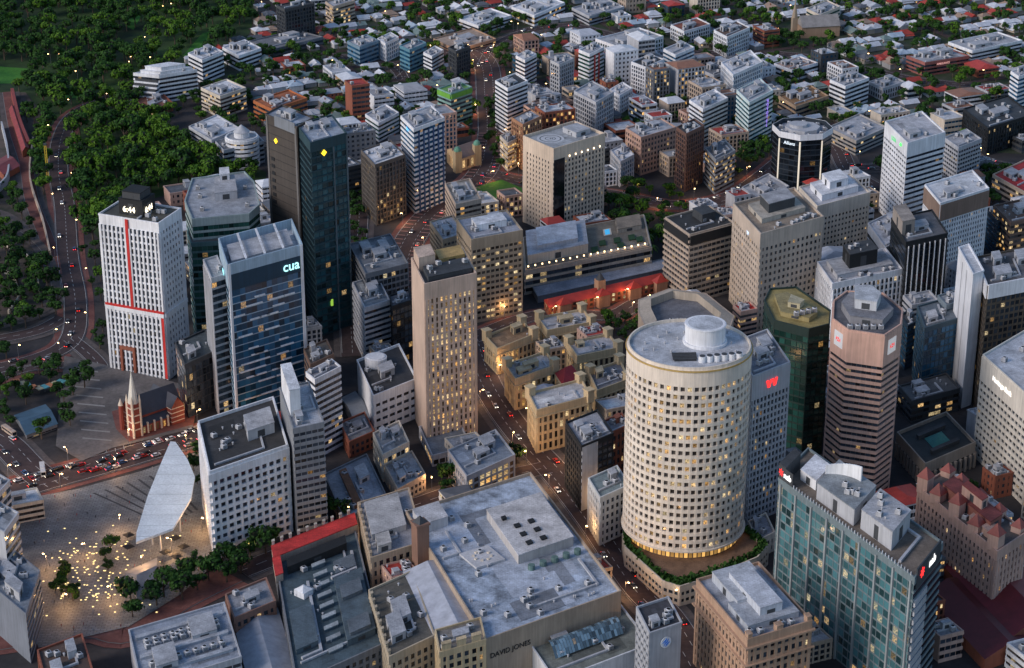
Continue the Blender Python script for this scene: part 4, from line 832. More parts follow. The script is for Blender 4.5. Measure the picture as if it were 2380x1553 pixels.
# ================================================================ BACKGROUND MID BUILDINGS
def bs(g='dk',sp=.45,fl=3.3): return S('band',fl,3.2,sp,.3,.4,0,g)
def vs(g='dk'): return S('band',3.3,3,.3,.9,.3,.5,g)
BG=[('dark glass office tower with red beacon at the top left of centre',643,14,662,24,730,10,98,DG,DG,'v','dk'),
('long low grey podium beneath the dark glass tower at the top',578,98,640,115,750,88,130,GR,GR,'b','dk2'),
('beige banded slab at the top edge beside the park road',757,6,775,18,824,3,64,BEIGE,LG,'b','warm'),
('white apartment block above the stepped terraces by the park',438,126,470,142,518,122,195,WHITE,WHITE,'b','dk'),
('wide white flat roofed block by the park corner',518,112,555,132,606,114,165,WHITE,WHITE,'b','dk'),
('cream flats with white roof structures below the stepped terraces',468,206,512,226,571,206,275,CREAM,WHITE,'b','warm'),
('orange brick office block with layered roofs',590,236,632,256,713,230,292,(.50,.16,.055),(.42,.14,.06),'b','dk'),
('white roofed hall beside the round layered tower',440,296,492,328,556,300,380,LG,WHITE,'b','dk'),
('blue glass apartment block on the left of a row of three',808,98,836,112,880,96,155,(.2,.30,.38),LG,'b','blue'),
('pale stepped apartment block in the middle of a row of three',878,92,896,103,926,88,145,WHITE,WHITE,'v','blue'),
('teal glass apartment block on the right of a row of three',930,108,952,118,990,102,170,(.12,.28,.36),LG,'b','blue'),
('slim white banded tower right of the teal apartments',985,124,1004,133,1030,118,180,WHITE,LG,'b','dk'),
('slim dark glass tower above the green roofed apartments',1043,112,1060,122,1092,110,190,DG,BK,'v','dk'),
('apartment tower with bright green roof trim and balconies',1018,208,1048,220,1096,204,305,(.25,.42,.38),(.18,.38,.10),'b','dk2'),
('white and green balcony apartments behind the dark banded tower',850,268,880,288,926,264,330,WHITE,LG,'b','grn'),
('wide tan shopping centre with blue pool light',1008,92,1062,118,1152,92,128,(.46,.30,.2),(.48,.36,.28),'b','dk2'),
('black and white banded tower beside the long avenue',1152,190,1180,208,1226,190,318,WHITE,DG,'b','dk'),
('slim white flats above the black and white banded tower',1200,132,1220,142,1246,128,210,WHITE,WHITE,'b','dk'),
('pale grey tower with curved side near the top middle',1280,142,1300,152,1333,138,240,LG,LG,'v','dk'),
('white tower with red balcony stripes near the top middle',1346,118,1370,128,1403,112,205,WHITE,LG,'b','grn'),
('long curved white and green apartment row near the top',1385,92,1440,112,1541,86,165,WHITE,LG,'v','grn'),
('white flats with dark roof behind the black window tower',1468,146,1500,158,1543,140,225,WHITE,DG,'v','dk'),
('blue and white flats right of the dark roofed flats',1543,116,1570,130,1613,112,196,WHITE,LG,'b','blue'),
('white and dark apartment tower near the top right of centre',1660,72,1690,88,1742,66,136,WHITE,BROWN,'v','dk'),
('white and navy office tower with clean slab edge',1677,148,1704,176,1772,146,250,WHITE,WHITE,'v','blue'),
('white hotel tower with teal panels and purple vertical sign',1713,212,1742,240,1796,212,356,(.62,.74,.74),LG,'b','teal'),
('white office tower with black strip windows and neat roof deck',1603,235,1634,256,1691,230,340,WHITE,WHITE,'b','dk'),
('pale grey blank sided tower pair above the curved street',1335,214,1385,240,1426,216,328,LG,LG,'v','dk'),
('short white tower with dark blank side near the grey pair',1418,210,1440,224,1469,207,266,WHITE,WHITE,'v','dk'),
('orange brown office tower beside the long avenue',1190,276,1215,292,1258,272,395,(.40,.21,.12),LG,'v','warm'),
('cream heritage hotel with verandas at the avenue corner',1163,318,1180,335,1200,325,398,CREAM,LG,'b','gold'),
('low tan roofs beside the long avenue',1238,238,1272,252,1332,236,285,(.40,.26,.2),(.34,.24,.19),'b','dk'),
('pinkish brown office tower with square windows',1455,300,1490,322,1571,298,408,(.50,.32,.25),LG,'g','dk2'),
('dark brown tower right of the pinkish brown one',1573,298,1595,314,1636,294,446,(.15,.08,.06),DG,'v','dk'),
('blue glass and white shop block with terracotta wings',1640,348,1664,374,1708,352,452,(.3,.33,.36),GR,'b','warm'),
('white stepped low block with curved edge near the flyover',1725,438,1772,468,1833,435,500,LG,LG,'b','dk2'),
('white and blue sloped building beside the busy junction',1420,352,1442,378,1473,362,435,LG,WHITE,'v','blue'),
('grey low office near the navy and white tower',1625,162,1660,178,1721,154,208,LG,GR,'b','dk'),
('white apartment block with balconies at the right',1930,188,1965,203,2019,183,258,WHITE,LG,'b','dk'),
('red brown emergency services building with white lettering',2108,132,2150,148,2252,132,178,(.34,.12,.10),LG,'b','dk'),
('grey flats among trees at the right',2020,192,2052,207,2102,192,235,LG,LG,'v','dk'),
('cream flats near the church at the top right',1875,22,1905,37,1952,17,75,CREAM,LG,'b','grn'),
('dark roofed glass complex at the right edge',2240,255,2296,300,2400,268,362,BK,(.06,.07,.08),'v','dk2'),
('long building with bright red roof at the right edge',2308,408,2380,448,2470,405,490,BEIGE,(.46,.035,.035),'b','warm'),
('white banded tower cut by the right edge',2350,168,2368,180,2430,160,280,WHITE,LG,'b','blue'),
('long white roofed office by the top edge',1065,45,1112,62,1188,38,82,WHITE,WHITE,'b','dk'),
('broad white stepped centre at the top edge',1190,18,1242,38,1312,8,62,WHITE,WHITE,'b','warm'),
('beige low offices beside the right ring road',1925,298,1990,330,2062,298,362,(.4,.38,.36),LG,'b','dk2'),
('grey offices right of the white banded high tower',2290,490,2320,520,2350,505,600,NAVY,DG,'b','blue'),
('brown brick offices far right of the white grid tower',2310,480,2350,520,2440,500,620,BROWN,BROWN,'b','warm'),
('dark banded office tower with white roof beside the ring road curve',840,352,872,386,941,362,525,(.13,.11,.095),WHITE,'v','dk2'),
('white and blue curved balcony tower beside the dark banded tower',932,272,962,302,1032,276,498,WHITE,LG,'b','blue'),
('white stepped terrace apartments shaped like a ship by the park',312,172,370,178,456,164,240,WHITE,LG,'b','dk'),
('brick podium beneath the ship shaped terraces',318,236,345,262,400,240,280,BRICK,(.3,.12,.08),'b','warm'),
('low dark glass building behind the tall brown slab',740,380,770,400,842,384,470,DG,GR,'b','dk2'),
('grey roofed low block between the tall tower and the round layered tower',500,330,520,352,612,330,400,LG,GR,'b','dk2'),
('dark blue block beneath the black tower with ribs',2092,735,2110,760,2132,748,860,NAVY,DG,'b','blue'),
('pale low block between white tower and pinkish tower',2100,690,2120,712,2180,700,800,LG,LG,'b','dk2'),
('pale block behind the beige octagonal building',1705,712,1722,728,1760,720,790,PINK,RED,'b','dk2'),
('long white shopping centre near the top right corner',2205,100,2260,120,2375,96,150,WHITE,LG,'b','dk2'),
('pinkish orange roofed offices right of the purple signed hotel',1810,225,1850,250,1925,225,275,(.42,.30,.2),(.30,.17,.08),'b','dk'),
('row of white peaked villas near the right edge of the suburb',1800,150,1840,165,1900,148,190,WHITE,PINK,'b','dk'),
('silver roofed hall near the top middle',1330,20,1370,40,1450,18,60,LG,LG,'b','dk'),
('white gallery building behind the curved white flats',1560,60,1590,75,1650,58,105,WHITE,BRICK,'v','dk')]
TB={}
for (lab,lx,ly,fx,fy,rx,ry,by,wc,rc,sk,gk) in BG:
    st={'b':bs(gk),'v':vs(gk),'g':S('grid',3.6,3.2,.45,1.2,.3,.4,gk)}[sk]
    TB[lab]=T(lab,(lx,ly),(fx,fy),(rx,ry),by,wc,rc,st,st,core=DG if wc!=DG else BK,g=(1+(rx-lx>70),3+(rx-lx>90)*4),name='apartment_block' if ('apart' in lab or 'flats' in lab) else 'office_block',top=1.5)
t=TB['white hotel tower with teal panels and purple vertical sign']; text(t,0,.75,t['h']-6,'NOVOTEL',3.6,emitm((.4,.25,1),1.0),off=1,vertical=True)
t=TB['red brown emergency services building with white lettering']; text(t,0,.4,t['h']-2.5,'AMBULANCE',2.2,emitm((1,.5,.45),.7),off=1)
t=TB['apartment tower with bright green roof trim and balconies']; strip(t,0,0,1,t['h']-3.5,t['h'],.9,(.16,.42,.05),'green_trim');strip(t,3,0,1,t['h']-3.5,t['h'],.9,(.16,.42,.05),'green_trim')
t=TB['white tower with red balcony stripes near the top middle']
for k in (.3,.6): strip(t,0,k,k+.08,0,t['h']-2,.8,(.5,.05,.04),'red_stripe')
t=TB['white and blue curved balcony tower beside the dark banded tower']; text(t,3,.6,t['h']-4,'ibis',3.5,emitm((.1,.5,1),1.5),off=1)
for k in range(6): strip(t,0,.12+k*.16,.16+k*.16,0,t['h']-3,.9,(.06,.12,.25),'blue_panel')
t=TB['white stepped terrace apartments shaped like a ship by the park']
rbox(t,.1,.95,.1,.9,2.8,WHITE,'terrace',louv=False);rbox(t,.2,.85,.2,.85,2.8,WHITE,'terrace',z=2.9,louv=False)
for k in range(6):
    A,B,L,d,n=einfo(t['poly'],3); mb=MB(); pier(mb,A,d,n,L*.5,L*.96,2.2*(6-k),k*t['h']/7,k*t['h']/7+1.2,0); pier(mb,A,d,n,L*.5,L*.9,2.2*(6-k)-1,k*t['h']/7+1.2,(k+1)*t['h']/7-.01,1); mb.build('terrace',[wallm(WHITE),wallm(DG)],t['root'])
t=TB['dark glass office tower with red beacon at the top left of centre']; rbox(t,.45,.55,.4,.6,3,RED,'beacon')
t=CT('round white layered tower like a stack of rings',562,318,36,398,28,WHITE,(.4,.42,.45),S('band',3.2,4,.55,.2,1.1,0,'dk2'),core=DG,top=2)
mb=MB();mb.cyl(t['c'],t['r']*.5,t['h'],t['h']+4,20);mb.cyl(t['c'],t['r']*.55,t['h']+4,t['h']+9,20,1,.2);mb.build('cone_roof',[wallm(WHITE),ribm(LG)],t['root'])
sheet('lawn',[(1100,440),(1165,420),(1215,440),(1212,475),(1150,490),(1110,470)],.9,M_lawn)
root=empty('stone_church',(*G(1870,75),0),'small stone church with a tall spire at the top right','church');q=G(1868,82);mb=MB()
mb.box((q.x+12,q.y),34,14,0,10,.2);mb.build('wall',wallm((.36,.24,.16)),root);mb=MB()
a=.2;f=lambda x,y,z:(q.x+12+x*math.cos(a)-y*math.sin(a),q.y+x*math.sin(a)+y*math.cos(a),z)
mb.face([f(-17,-8,9.5),f(17,-8,9.5),f(17,0,18),f(-17,0,18)]);mb.face([f(17,8,9.5),f(-17,8,9.5),f(-17,0,18),f(17,0,18)]);mb.face([f(-17,-8,9.5),f(-17,0,18),f(-17,8,9.5)]);mb.build('roof',ribm((.3,.28,.27)),root)
mb=MB();w=G(1845,80);mb.box(w,4.5,4.5,0,15,.2);mb.cyl(w,2.6,15,30,8,0,.1);mb.build('spire',wallm((.36,.28,.2)),root);addfoot([(q.x-14,q.y-12),(q.x+32,q.y-12),(q.x+32,q.y+12),(q.x-14,q.y+12)])
# ================================================================ FILL BUILDINGS
LM=[(300,700,'the striped clock tower'),(520,480,'the green glass tower'),(660,500,'the tall brown slab'),(760,560,'the black glass tower'),(620,800,'the blue glass tower'),(570,1150,'the white grid block'),(330,960,'the brick church'),(700,1100,'the grey stepped tower'),(900,930,'the drum roofed building'),(1040,850,'the slender beige tower'),(1150,640,'the wide khaki tower'),(1310,440,'the helipad hotel tower'),(1350,650,'the hotel podium'),(1400,690,'the railway station'),(1290,880,'the sandstone complex'),(1600,1050,'the round cream tower'),(1790,1000,'the red W tower'),(1630,620,'the tan banded tower'),(1810,630,'the large beige stone tower'),(1940,520,'the pink banded white tower'),(1865,380,'the octagonal blue tower'),(2120,400,'the green leaf tower'),(2230,530,'the brown banded white tower'),(2000,680,'the black cube penthouse'),(2010,900,'the pinkish octagonal tower'),(1850,880,'the black green tower'),(2000,1350,'the long green glass block'),(2250,1250,'the pinkish brown block'),(1750,1450,'the brown stone building'),(1200,1300,'the department store'),(750,1400,'the slate blue arcade'),(420,1500,'the bottom left plant roof'),(560,350,'the round layered tower'),(390,200,'the ship shaped terraces'),(650,260,'the orange brick block'),(890,440,'the dark banded tower'),(980,380,'the blue balcony tower'),(1055,260,'the green roofed apartments'),(1080,100,'the tan shopping centre'),(900,130,'the three apartment blocks'),(690,60,'the beacon tower'),(1190,250,'the avenue tower'),(1360,160,'the red striped flats'),(1460,110,'the curved white flats'),(1520,360,'the pinkish brown tower'),(1640,290,'the roof deck tower'),(1755,290,'the purple signed hotel'),(1720,200,'the white navy tower'),(1700,100,'the top right flats'),(1975,220,'the white balcony flats'),(2180,150,'the ambulance building'),(1870,60,'the far stone church'),(2310,300,'the dark roofed complex'),(2365,230,'the right edge tower'),(1250,30,'the stepped white centre'),(2340,430,'the long red roof')]
def near(x,y):
    b=min(LM,key=lambda l:(l[0]-x)**2+(1.6*(l[1]-y))**2); dx,dy=x-b[0],y-b[1]
    if abs(dx)>abs(dy)*1.2: w='right of' if dx>0 else 'left of'
    else: w='in front of' if dy>0 else 'behind'
    return w+' '+b[2]
rf=random.Random(11); nfill=0
PALW=[WHITE,LG,CREAM,BEIGE,GR,PINK,BRICK,WHITE,WHITE,WHITE,DG]; PALR=[(.55,.57,.62),(.36,.38,.42),(.70,.72,.76),(.12,.13,.15),(.32,.15,.09),(.42,.42,.44),(.48,.06,.045)]
RNAME={0:'pale',1:'grey',2:'white',3:'dark',4:'brown',5:'mid grey',6:'red'}
cand=[]
for i in range(-32,33):
    for j in range(-40,11):
        p=O+e1*(i*28+rf.uniform(-3,3))+e2*(j*29+rf.uniform(-3,3)); x,y=P(p.x,p.y)
        if -60<x<2440 and 20<y<1580: cand.append((p,x,y))
for p,x,y in cand:
    cbd=y>400
    if not cbd and (x<640 or (y<300 and x<1150 and rf.random()<.7) or (y<150 and rf.random()<.76) or (x>1750 and y<290 and rf.random()<.6)): continue
    if zoned(p) or roadhit(p,14 if not cbd else 9): continue
    w=rf.uniform(12,26);dd=rf.uniform(12,22)
    if blocked(p,max(w,dd)*.56): 
        w=dd=rf.uniform(10,13)
        if blocked(p,7): continue
    hh=rf.choice([6,7,8,9,11,13,16,22,30]) if not cbd else rf.uniform(8,15)
    if y<160: hh=min(hh,14)
    a=e1*w/2;b=e2*dd/2; poly=[p-a-b,p+a-b,p+a+b,p-a+b]
    wi=rf.randrange(len(PALW));ri=rf.choice([0,1,2,3,4,5,0,2,2,6]); wc=PALW[wi]
    sz='low' if hh<12 else 'mid-height'
    lab='%s %s block with %s roof %s'%(sz,CN[wc],RNAME[ri],near(*P(p.x,p.y,hh)))
    st=bs(rf.choice(['dk','dk2','warm','dk','blue'] if not cbd else ['dk2','warm','dk']),rf.uniform(.35,.6),3.5)
    q_=rf.random()
    if q_<.35: st=vs(st['g'])
    elif q_<.6: st=S('grid',3.5,3.6,.5,1.8,.25,.3,st['g'])
    s2=None if rf.random()<.25 else st
    pit=(rf.uniform(2,3.5),rf.randrange(2),.2) if rf.random()<.3 else None
    t=tower('city_block',lab,poly,hh,wc,PALR[ri],[st,None,None,s2],core=wc if rf.random()<.35 or s2 is None else (DG if wc!=DG else BK),cat='building',top=1,par=.8,pitch=pit,group='city blocks: '+lab)
    if not pit:
        gear(t,rf.choice([0,1,1]),rf.choice([1,2,4,6]),rf)
    nfill+=1
print('fill',nfill)
# ================================================================ HOUSES
def house_meshes():
    out=[]
    for (w,d,kind) in ((13,10,'hip'),(11,14,'gable'),(15,9,'gable'),(12,12,'hip'),(14,12,'ell')):
        wm=MB();wm.prism([(-w/2,-d/2),(w/2,-d/2),(w/2,d/2),(-w/2,d/2)],0,4.6,0,False)
        for k in range(3):
            x=-w/2+w*(k+.5)/3; wm.face([(x-.7,-d/2-.05,2.2),(x+.7,-d/2-.05,2.2),(x+.7,-d/2-.05,3.7),(x-.7,-d/2-.05,3.7)],1)
            y=-d/2+d*(k+.5)/3; wm.face([(-w/2-.05,y+.7,2.2),(-w/2-.05,y-.7,2.2),(-w/2-.05,y-.7,3.7),(-w/2-.05,y+.7,3.7)],1)
        if kind=='ell': wm.prism([(-w/2+1,-d/2-5),(0,-d/2-5),(0,-d/2+.1),(-w/2+1,-d/2+.1)],0,4.3,0,False)
        rm=MB()
        def pr(x0,x1,y0,y1,z,rise,hip,ax):
            c=(y0+y1)/2;cx=(x0+x1)/2
            if not ax:
                r0=(x0+hip*(y1-y0)/2,c,z+rise);r1=(x1-hip*(y1-y0)/2,c,z+rise)
                rm.face([(x0,y0,z),(x1,y0,z),r1,r0]);rm.face([(x1,y1,z),(x0,y1,z),r0,r1]);rm.face([(x1,y0,z),(x1,y1,z),r1]);rm.face([(x0,y1,z),(x0,y0,z),r0])
            else:
                r0=(cx,y0+hip*(x1-x0)/2,z+rise);r1=(cx,y1-hip*(x1-x0)/2,z+rise)
                rm.face([(x0,y0,z),(x1,y0,z),r0]);rm.face([(x1,y0,z),(x1,y1,z),r1,r0]);rm.face([(x1,y1,z),(x0,y1,z),r1]);rm.face([(x0,y1,z),(x0,y0,z),r0,r1])
        hip=.85 if kind!='gable' else 0
        pr(-w/2-.6,w/2+.6,-d/2-.6,d/2+.6,4.5,3.0,hip,d>w)
        if kind=='ell': pr(-w/2+.5,.5,-d/2-5.5,d/2-3,4.25,2.3,.3,True)
        rm.box((w*.2,0),.8,.8,5.5,8,0,1)
        rm.face([(-w/2,-d/2-2.6,3.1),(w/2,-d/2-2.6,3.1),(w/2,-d/2-.1,4.0),(-w/2,-d/2-.1,4.0)])
        out.append((wm,rm,kind,w,d))
    return out
HM=house_meshes()
RC=[('white',(.76,.78,.82)),('pale grey',(.50,.53,.58)),('dark grey',(.13,.14,.16)),('red',(.42,.055,.035)),('green grey',(.2,.27,.25)),('tan',(.38,.27,.2)),('pale blue',(.42,.52,.62)),('silver',(.62,.65,.71))]
WCc=[(.6,.61,.62),(.45,.40,.34),(.3,.3,.3)]
wmesh={};rmesh={}
def hmesh(s,w,r):
    if (s,w) not in wmesh: wmesh[(s,w)]=HM[s][0].mesh('wall',[wallm(WCc[w]),glass('warm')])
    if (s,r) not in rmesh: rmesh[(s,r)]=HM[s][1].mesh('roof',[ribm(RC[r][1],1.5),wallm(BRICK)])
    return wmesh[(s,w)],rmesh[(s,r)]
rh=random.Random(21); hs_=[]
for k in range(-15,17):
    for side in (-1,1):
        for i in range(-62,63):
            if rh.random()<.05: continue
            p=O+e2*(k*48+side*13.5+rh.uniform(-3,3))+e1*(i*12.2+rh.uniform(-1.8,1.8)); x,y=P(p.x,p.y)
            if not(-60<x<2440 and -60<y<335): continue
            if x<600 and y>160: continue
            if abs(((i*12.2)%125)-0)<7 or abs(((i*12.2)%125)-125)<7: continue
            if inside(p,PARKW) or roadhit(p,7.5) or blocked(p,5.6): continue
            hs_.append((y,p,side,rh.randrange(5),rh.randrange(3),rh.choice([0,0,0,1,1,2,3,3,4,5,6,7,7,7]),rh.uniform(.7,.98),rh.uniform(-.12,.12)+rh.choice([0,0,PI/2])))
for k in range(80):
    x,y=rh.uniform(600,1010),rh.uniform(165,340); p=G(x,y)
    if roadhit(p,8) or blocked(p,7.) or any((p-h[1]).length<12 for h in hs_): continue
    hs_.append((y,p,1,rh.randrange(5),rh.randrange(3),rh.choice([0,1,1,2,3,7]),.9,rh.uniform(-.1,.1)))
hs_.sort(key=lambda h:-h[0]); stf={}
for idx,(y,p,side,s,w,r,scl,jr) in enumerate(hs_):
    rz=ang+(PI if side>0 else 0)+jr
    if idx<300:
        wm,rm=hmesh(s,w,r); kd={'hip':'hipped','gable':'gabled','ell':'angled'}[HM[s][2]]
        lab='small house with %s %s roof %s'%(RC[r][0],kd,near(*P(p.x,p.y)))
        o=empty('house',(p.x,p.y,0),lab,'house','houses: '+lab,rz); o.scale=(scl,)*3
        child('wall',wm,o);child('roof',rm,o)
    else:
        for part in (0,1):
            key=(part,w if part==0 else r); mb=stf.setdefault(key,MB()); src=HM[s][part]; ca,sa=math.cos(rz)*scl,math.sin(rz)*scl
            n0=len(mb.v); mb.v+=[(p.x+x*ca-yy*sa,p.y+x*sa+yy*ca,z*scl) for x,yy,z in src.v]; mb.f+=[tuple(q+n0 for q in f) for f in src.f]; mb.m+=src.m
    addfoot([(p.x-4.5,p.y-4.5),(p.x+4.5,p.y-4.5),(p.x+4.5,p.y+4.5),(p.x-4.5,p.y+4.5)])
print('houses',len(hs_))
if stf:
    allm=MB();mats=[]
    for key,mb in stf.items():
        base=len(mats); mats+= [wallm(WCc[key[1]]),glass('warm')] if key[0]==0 else [ribm(RC[key[1]][1],1.5),wallm(BRICK)]
        n0=len(allm.v); allm.v+=mb.v; allm.f+=[tuple(q+n0 for q in f) for f in mb.f]; allm.m+=[base+q for q in mb.m]
    o=allm.build('distant_houses',mats); o['kind']='stuff'; tag(o,'mass of far suburban houses towards the top edge','houses')
# ================================================================ TREES
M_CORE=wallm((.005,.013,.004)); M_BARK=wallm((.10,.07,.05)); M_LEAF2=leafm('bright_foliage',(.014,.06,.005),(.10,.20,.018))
def tree_geo(seed,R,Ht):
    r=random.Random(seed); tr=MB(); cr=MB(); th=Ht*.45
    tr.tube((0,0,0),(.1,.1,th),.45,.3,7)
    lumps=[]
    for k in range(8):
        a=r.uniform(0,2*PI);rr=R*r.uniform(.25,.72) if k else 0; z=Ht*r.uniform(.5,.86); lumps.append((rr*math.cos(a),rr*math.sin(a),z if k else Ht*.8,R*r.uniform(.34,.5)))
    for l in lumps[:6]: tr.tube((.1,.1,th*.75),(l[0]*.8,l[1]*.8,l[2]-.5),.22,.08,5)
    for (x,y,z,lr) in lumps:
        for k in range(62):
            u=Vector((r.gauss(0,1),r.gauss(0,1),r.gauss(0,1)+.35)).normalized(); q=Vector((x,y,z))+Vector((u.x,u.y,u.z*.8))*lr*r.uniform(.75,1.12)
            nrm=(u+Vector((r.uniform(-.6,.6),r.uniform(-.6,.6),r.uniform(-.6,.6)))).normalized(); a=nrm.orthogonal().normalized(); b=nrm.cross(a); s=r.uniform(.35,.75)*R/5; t2=r.uniform(.5,1)
            an=r.uniform(0,6.3);a,b=a*math.cos(an)+b*math.sin(an),b*math.cos(an)-a*math.sin(an)
            cr.face([q-a*s,q-b*s*t2,q+a*s,q+b*s*t2],0)
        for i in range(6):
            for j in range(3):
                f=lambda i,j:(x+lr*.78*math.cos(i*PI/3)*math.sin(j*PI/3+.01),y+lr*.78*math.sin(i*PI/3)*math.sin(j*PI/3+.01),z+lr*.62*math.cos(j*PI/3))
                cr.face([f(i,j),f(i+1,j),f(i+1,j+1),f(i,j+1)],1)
    return tr,cr
TG=[tree_geo(50+k,R,h) for k,(R,h) in enumerate(((5.5,12),(6.5,13),(4.6,10),(7,15)))]
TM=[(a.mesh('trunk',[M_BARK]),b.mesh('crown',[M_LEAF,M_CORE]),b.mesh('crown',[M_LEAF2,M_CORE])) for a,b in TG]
rt_=random.Random(9); tr_=[]; LW=[[G(*p) for p in l] for l in LAWNS]
def scatter(poly,n,lab,grp,smin,smax,bright=.2,sp=7,avoid=4,road=True):
    q=[G(*p) for p in poly]; x0,x1=min(p.x for p in q),max(p.x for p in q);y0,y1=min(p.y for p in q),max(p.y for p in q); c=0
    for k in range(n*6):
        if c>=n: break
        p=Vector((rt_.uniform(x0,x1),rt_.uniform(y0,y1)))
        if not inside(p,q) or blocked(p,avoid) or (road and roadhit(p,1.5)) or any(abs(p.x-t[0].x)<sp and abs(p.y-t[0].y)<sp for t in tr_) or any(inside(p,l) or inside(p-Vector((0,14)),l) for l in LW): continue
        tr_.append((p,rt_.uniform(smin,smax),lab,grp,rt_.random()<bright)); c+=1
scatter([(110,230),(330,235),(430,330),(600,400),(600,450),(430,435),(330,460),(235,560),(175,560),(165,470),(150,330)],230,'large spreading tree in the park beside the left road','park trees beside the left road',.9,1.5,.65,7.5)
scatter([(-200,-60),(480,-60),(590,20),(560,90),(440,150),(330,210),(150,300),(60,215),(-200,210)],420,'tree in the dense upper left parkland','upper left park trees',.9,1.4,.25,8)
scatter([(60,230),(150,300),(170,760),(130,760),(75,480)],120,'roadside tree along the left edge road','roadside trees at the left',.7,1.3,.5,6)
scatter([(175,560),(235,560),(250,830),(185,800)],16,'tree between the left road and the striped clock tower','trees beside the striped tower',.5,.8,.2,6)
scatter([(-60,430),(70,450),(120,600),(-60,590)],50,'tree on the slope of the cutting at the left edge','cutting slope trees',.5,.9,.2,7)
scatter([(-40,590),(120,620),(140,760),(-40,790)],60,'tree in the dark garden at the left edge','left garden trees',.7,1.2,.15,7)
scatter([(-30,820),(150,850),(230,830),(160,1010),(30,1040),(-30,980)],44,'tree around the shelter and blue roofed pavilion','trees near the blue pavilion',.6,1.,.1,7)
scatter([(300,1395),(420,1345),(520,1300),(640,1240),(650,1270),(540,1350),(430,1400),(300,1450)],44,'dark street tree along the lower side of the plaza','street trees below the plaza',.8,1.2,.05,6,2,road=False)
scatter([(118,1335),(150,1320),(185,1390),(165,1410),(125,1380)],9,'small tree in the plaza planter at left','plaza planter trees',.5,.75,.1,4,2)
scatter([(238,1280),(262,1280),(268,1340),(240,1335)],5,'small tree in the middle of the plaza','plaza centre trees',.5,.75,.1,4,2)
scatter([(440,1040),(462,1040),(470,1120),(452,1160)],5,'tree between the leaf canopy and the white grid block','trees beside the canopy',.5,.8,.1,4,1)
scatter([(1010,1130),(1130,1080),(1220,1060),(1230,1085),(1130,1115),(1020,1160)],22,'dark street tree beside the department store','street trees beside the department store',.7,1,.05,5,1.5,road=False)
scatter([(750,1190),(830,1180),(835,1230),(760,1240)],10,'dark tree between the theatre and grey stepped tower','trees beside the theatre',.7,1,.05,5,1.5)
scatter([(1400,440),(1580,455),(1600,480),(1560,590),(1460,560),(1400,520)],42,'tree in the station approach gardens','trees by the station approach',.6,1.,.25,6,2)
scatter([(808,420),(850,440),(850,700),(808,560)],22,'tree in the narrow street beside the black glass tower','trees beside the black glass tower',.5,.9,.1,6,2,road=False)
scatter([(1130,230),(1160,230),(1165,400),(1130,400)],16,'street tree along the long avenue','avenue trees',.5,.8,.2,6,2,road=False)
scatter([(1380,730),(1490,715),(1490,800),(1430,800)],8,'small tree in the memorial square','memorial square trees',.5,.8,.1,6,2)
scatter([(1690,340),(1800,350),(1800,430),(1700,410)],16,'tree near the octagonal blue tower','trees near the blue tower',.6,1,.1,6,3)
scatter([(2010,380),(2380,380),(2380,480),(2010,500)],30,'tree near the white banded towers at the right','trees among the right towers',.6,1,.1,7,3)
scatter([(1660,860),(1830,860),(2090,1180),(2250,1130),(2300,1200),(1900,1250)],10,'street tree among the right towers','street trees at the right',.5,.8,.1,7,3)
scatter([(560,-90),(2500,-90),(2500,340),(1150,330),(820,300),(620,330),(430,290),(330,250),(440,160),(590,95)],1300,'garden tree among the suburban houses','suburban garden trees',.5,.95,.2,5.5,2.4)
tr_.sort(key=lambda t:t[0].length)
far=MB(); fr=MB()
for idx,(p,s,lab,grp,br) in enumerate(tr_):
    k=rt_.randrange(4); rz=rt_.uniform(0,6.28)
    if idx<296:
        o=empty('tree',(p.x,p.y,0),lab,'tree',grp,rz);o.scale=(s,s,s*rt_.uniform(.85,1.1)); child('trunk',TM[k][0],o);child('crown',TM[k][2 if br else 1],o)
    else:
        ca,sa=math.cos(rz)*s,math.sin(rz)*s
        for src,dst in ((TG[k][1],far),(TG[k][0],fr)):
            n0=len(dst.v);dst.v+=[(p.x+x*ca-y*sa,p.y+x*sa+y*ca,z*s) for x,y,z in src.v];dst.f+=[tuple(q+n0 for q in f) for f in src.f]
            dst.m+=[(2 if br and m==0 else m) for m in src.m] if dst is far else src.m
ft=empty('distant_tree_canopy',(0,1500,0),'mass of far trees in the parkland and between the suburban houses','trees');ft['kind']='stuff'
o=far.build('crown',[M_LEAF,M_CORE,M_LEAF2],ft);o['kind']='stuff';o=fr.build('trunk',M_BARK,ft);o['kind']='stuff'
print('trees',len(tr_))
tm=MB();tm.tube((0,0,0),(.3,0,9),.3,.2,7);cm=MB()
for k in range(14):
    a=k*2*PI/14; L0=Vector((.3,0,9)); dirv=Vector((math.cos(a),math.sin(a),0)); sd=Vector((-dirv.y,dirv.x,0)); el=.5+.5*(k%2); prev=L0
    for j in range(1,5):
        q=L0+dirv*(j*.95)+Vector((0,0,el*j*.7-.26*j*j)); wd=.45*(1-abs(j-2)/4)
        cm.face([prev-sd*wd,prev+sd*wd,q+sd*wd*.8,q-sd*wd*.8]); prev=q
PTm,PCm=tm.mesh('trunk',[M_BARK]),cm.mesh('crown',[M_LEAF2])
for k,(x,y) in enumerate(((1492,560),(1505,585),(1480,600),(1515,610),(1440,500),(1530,560),(1448,530),(1455,490))):
    p=G(x,y);o=empty('palm_tree',(p.x,p.y,0),'tall palm tree in the gardens right of the hotel podium','palm tree','palms beside the hotel podium',k);o.scale=(1.2,)*3;child('trunk',PTm,o);child('crown',PCm,o)
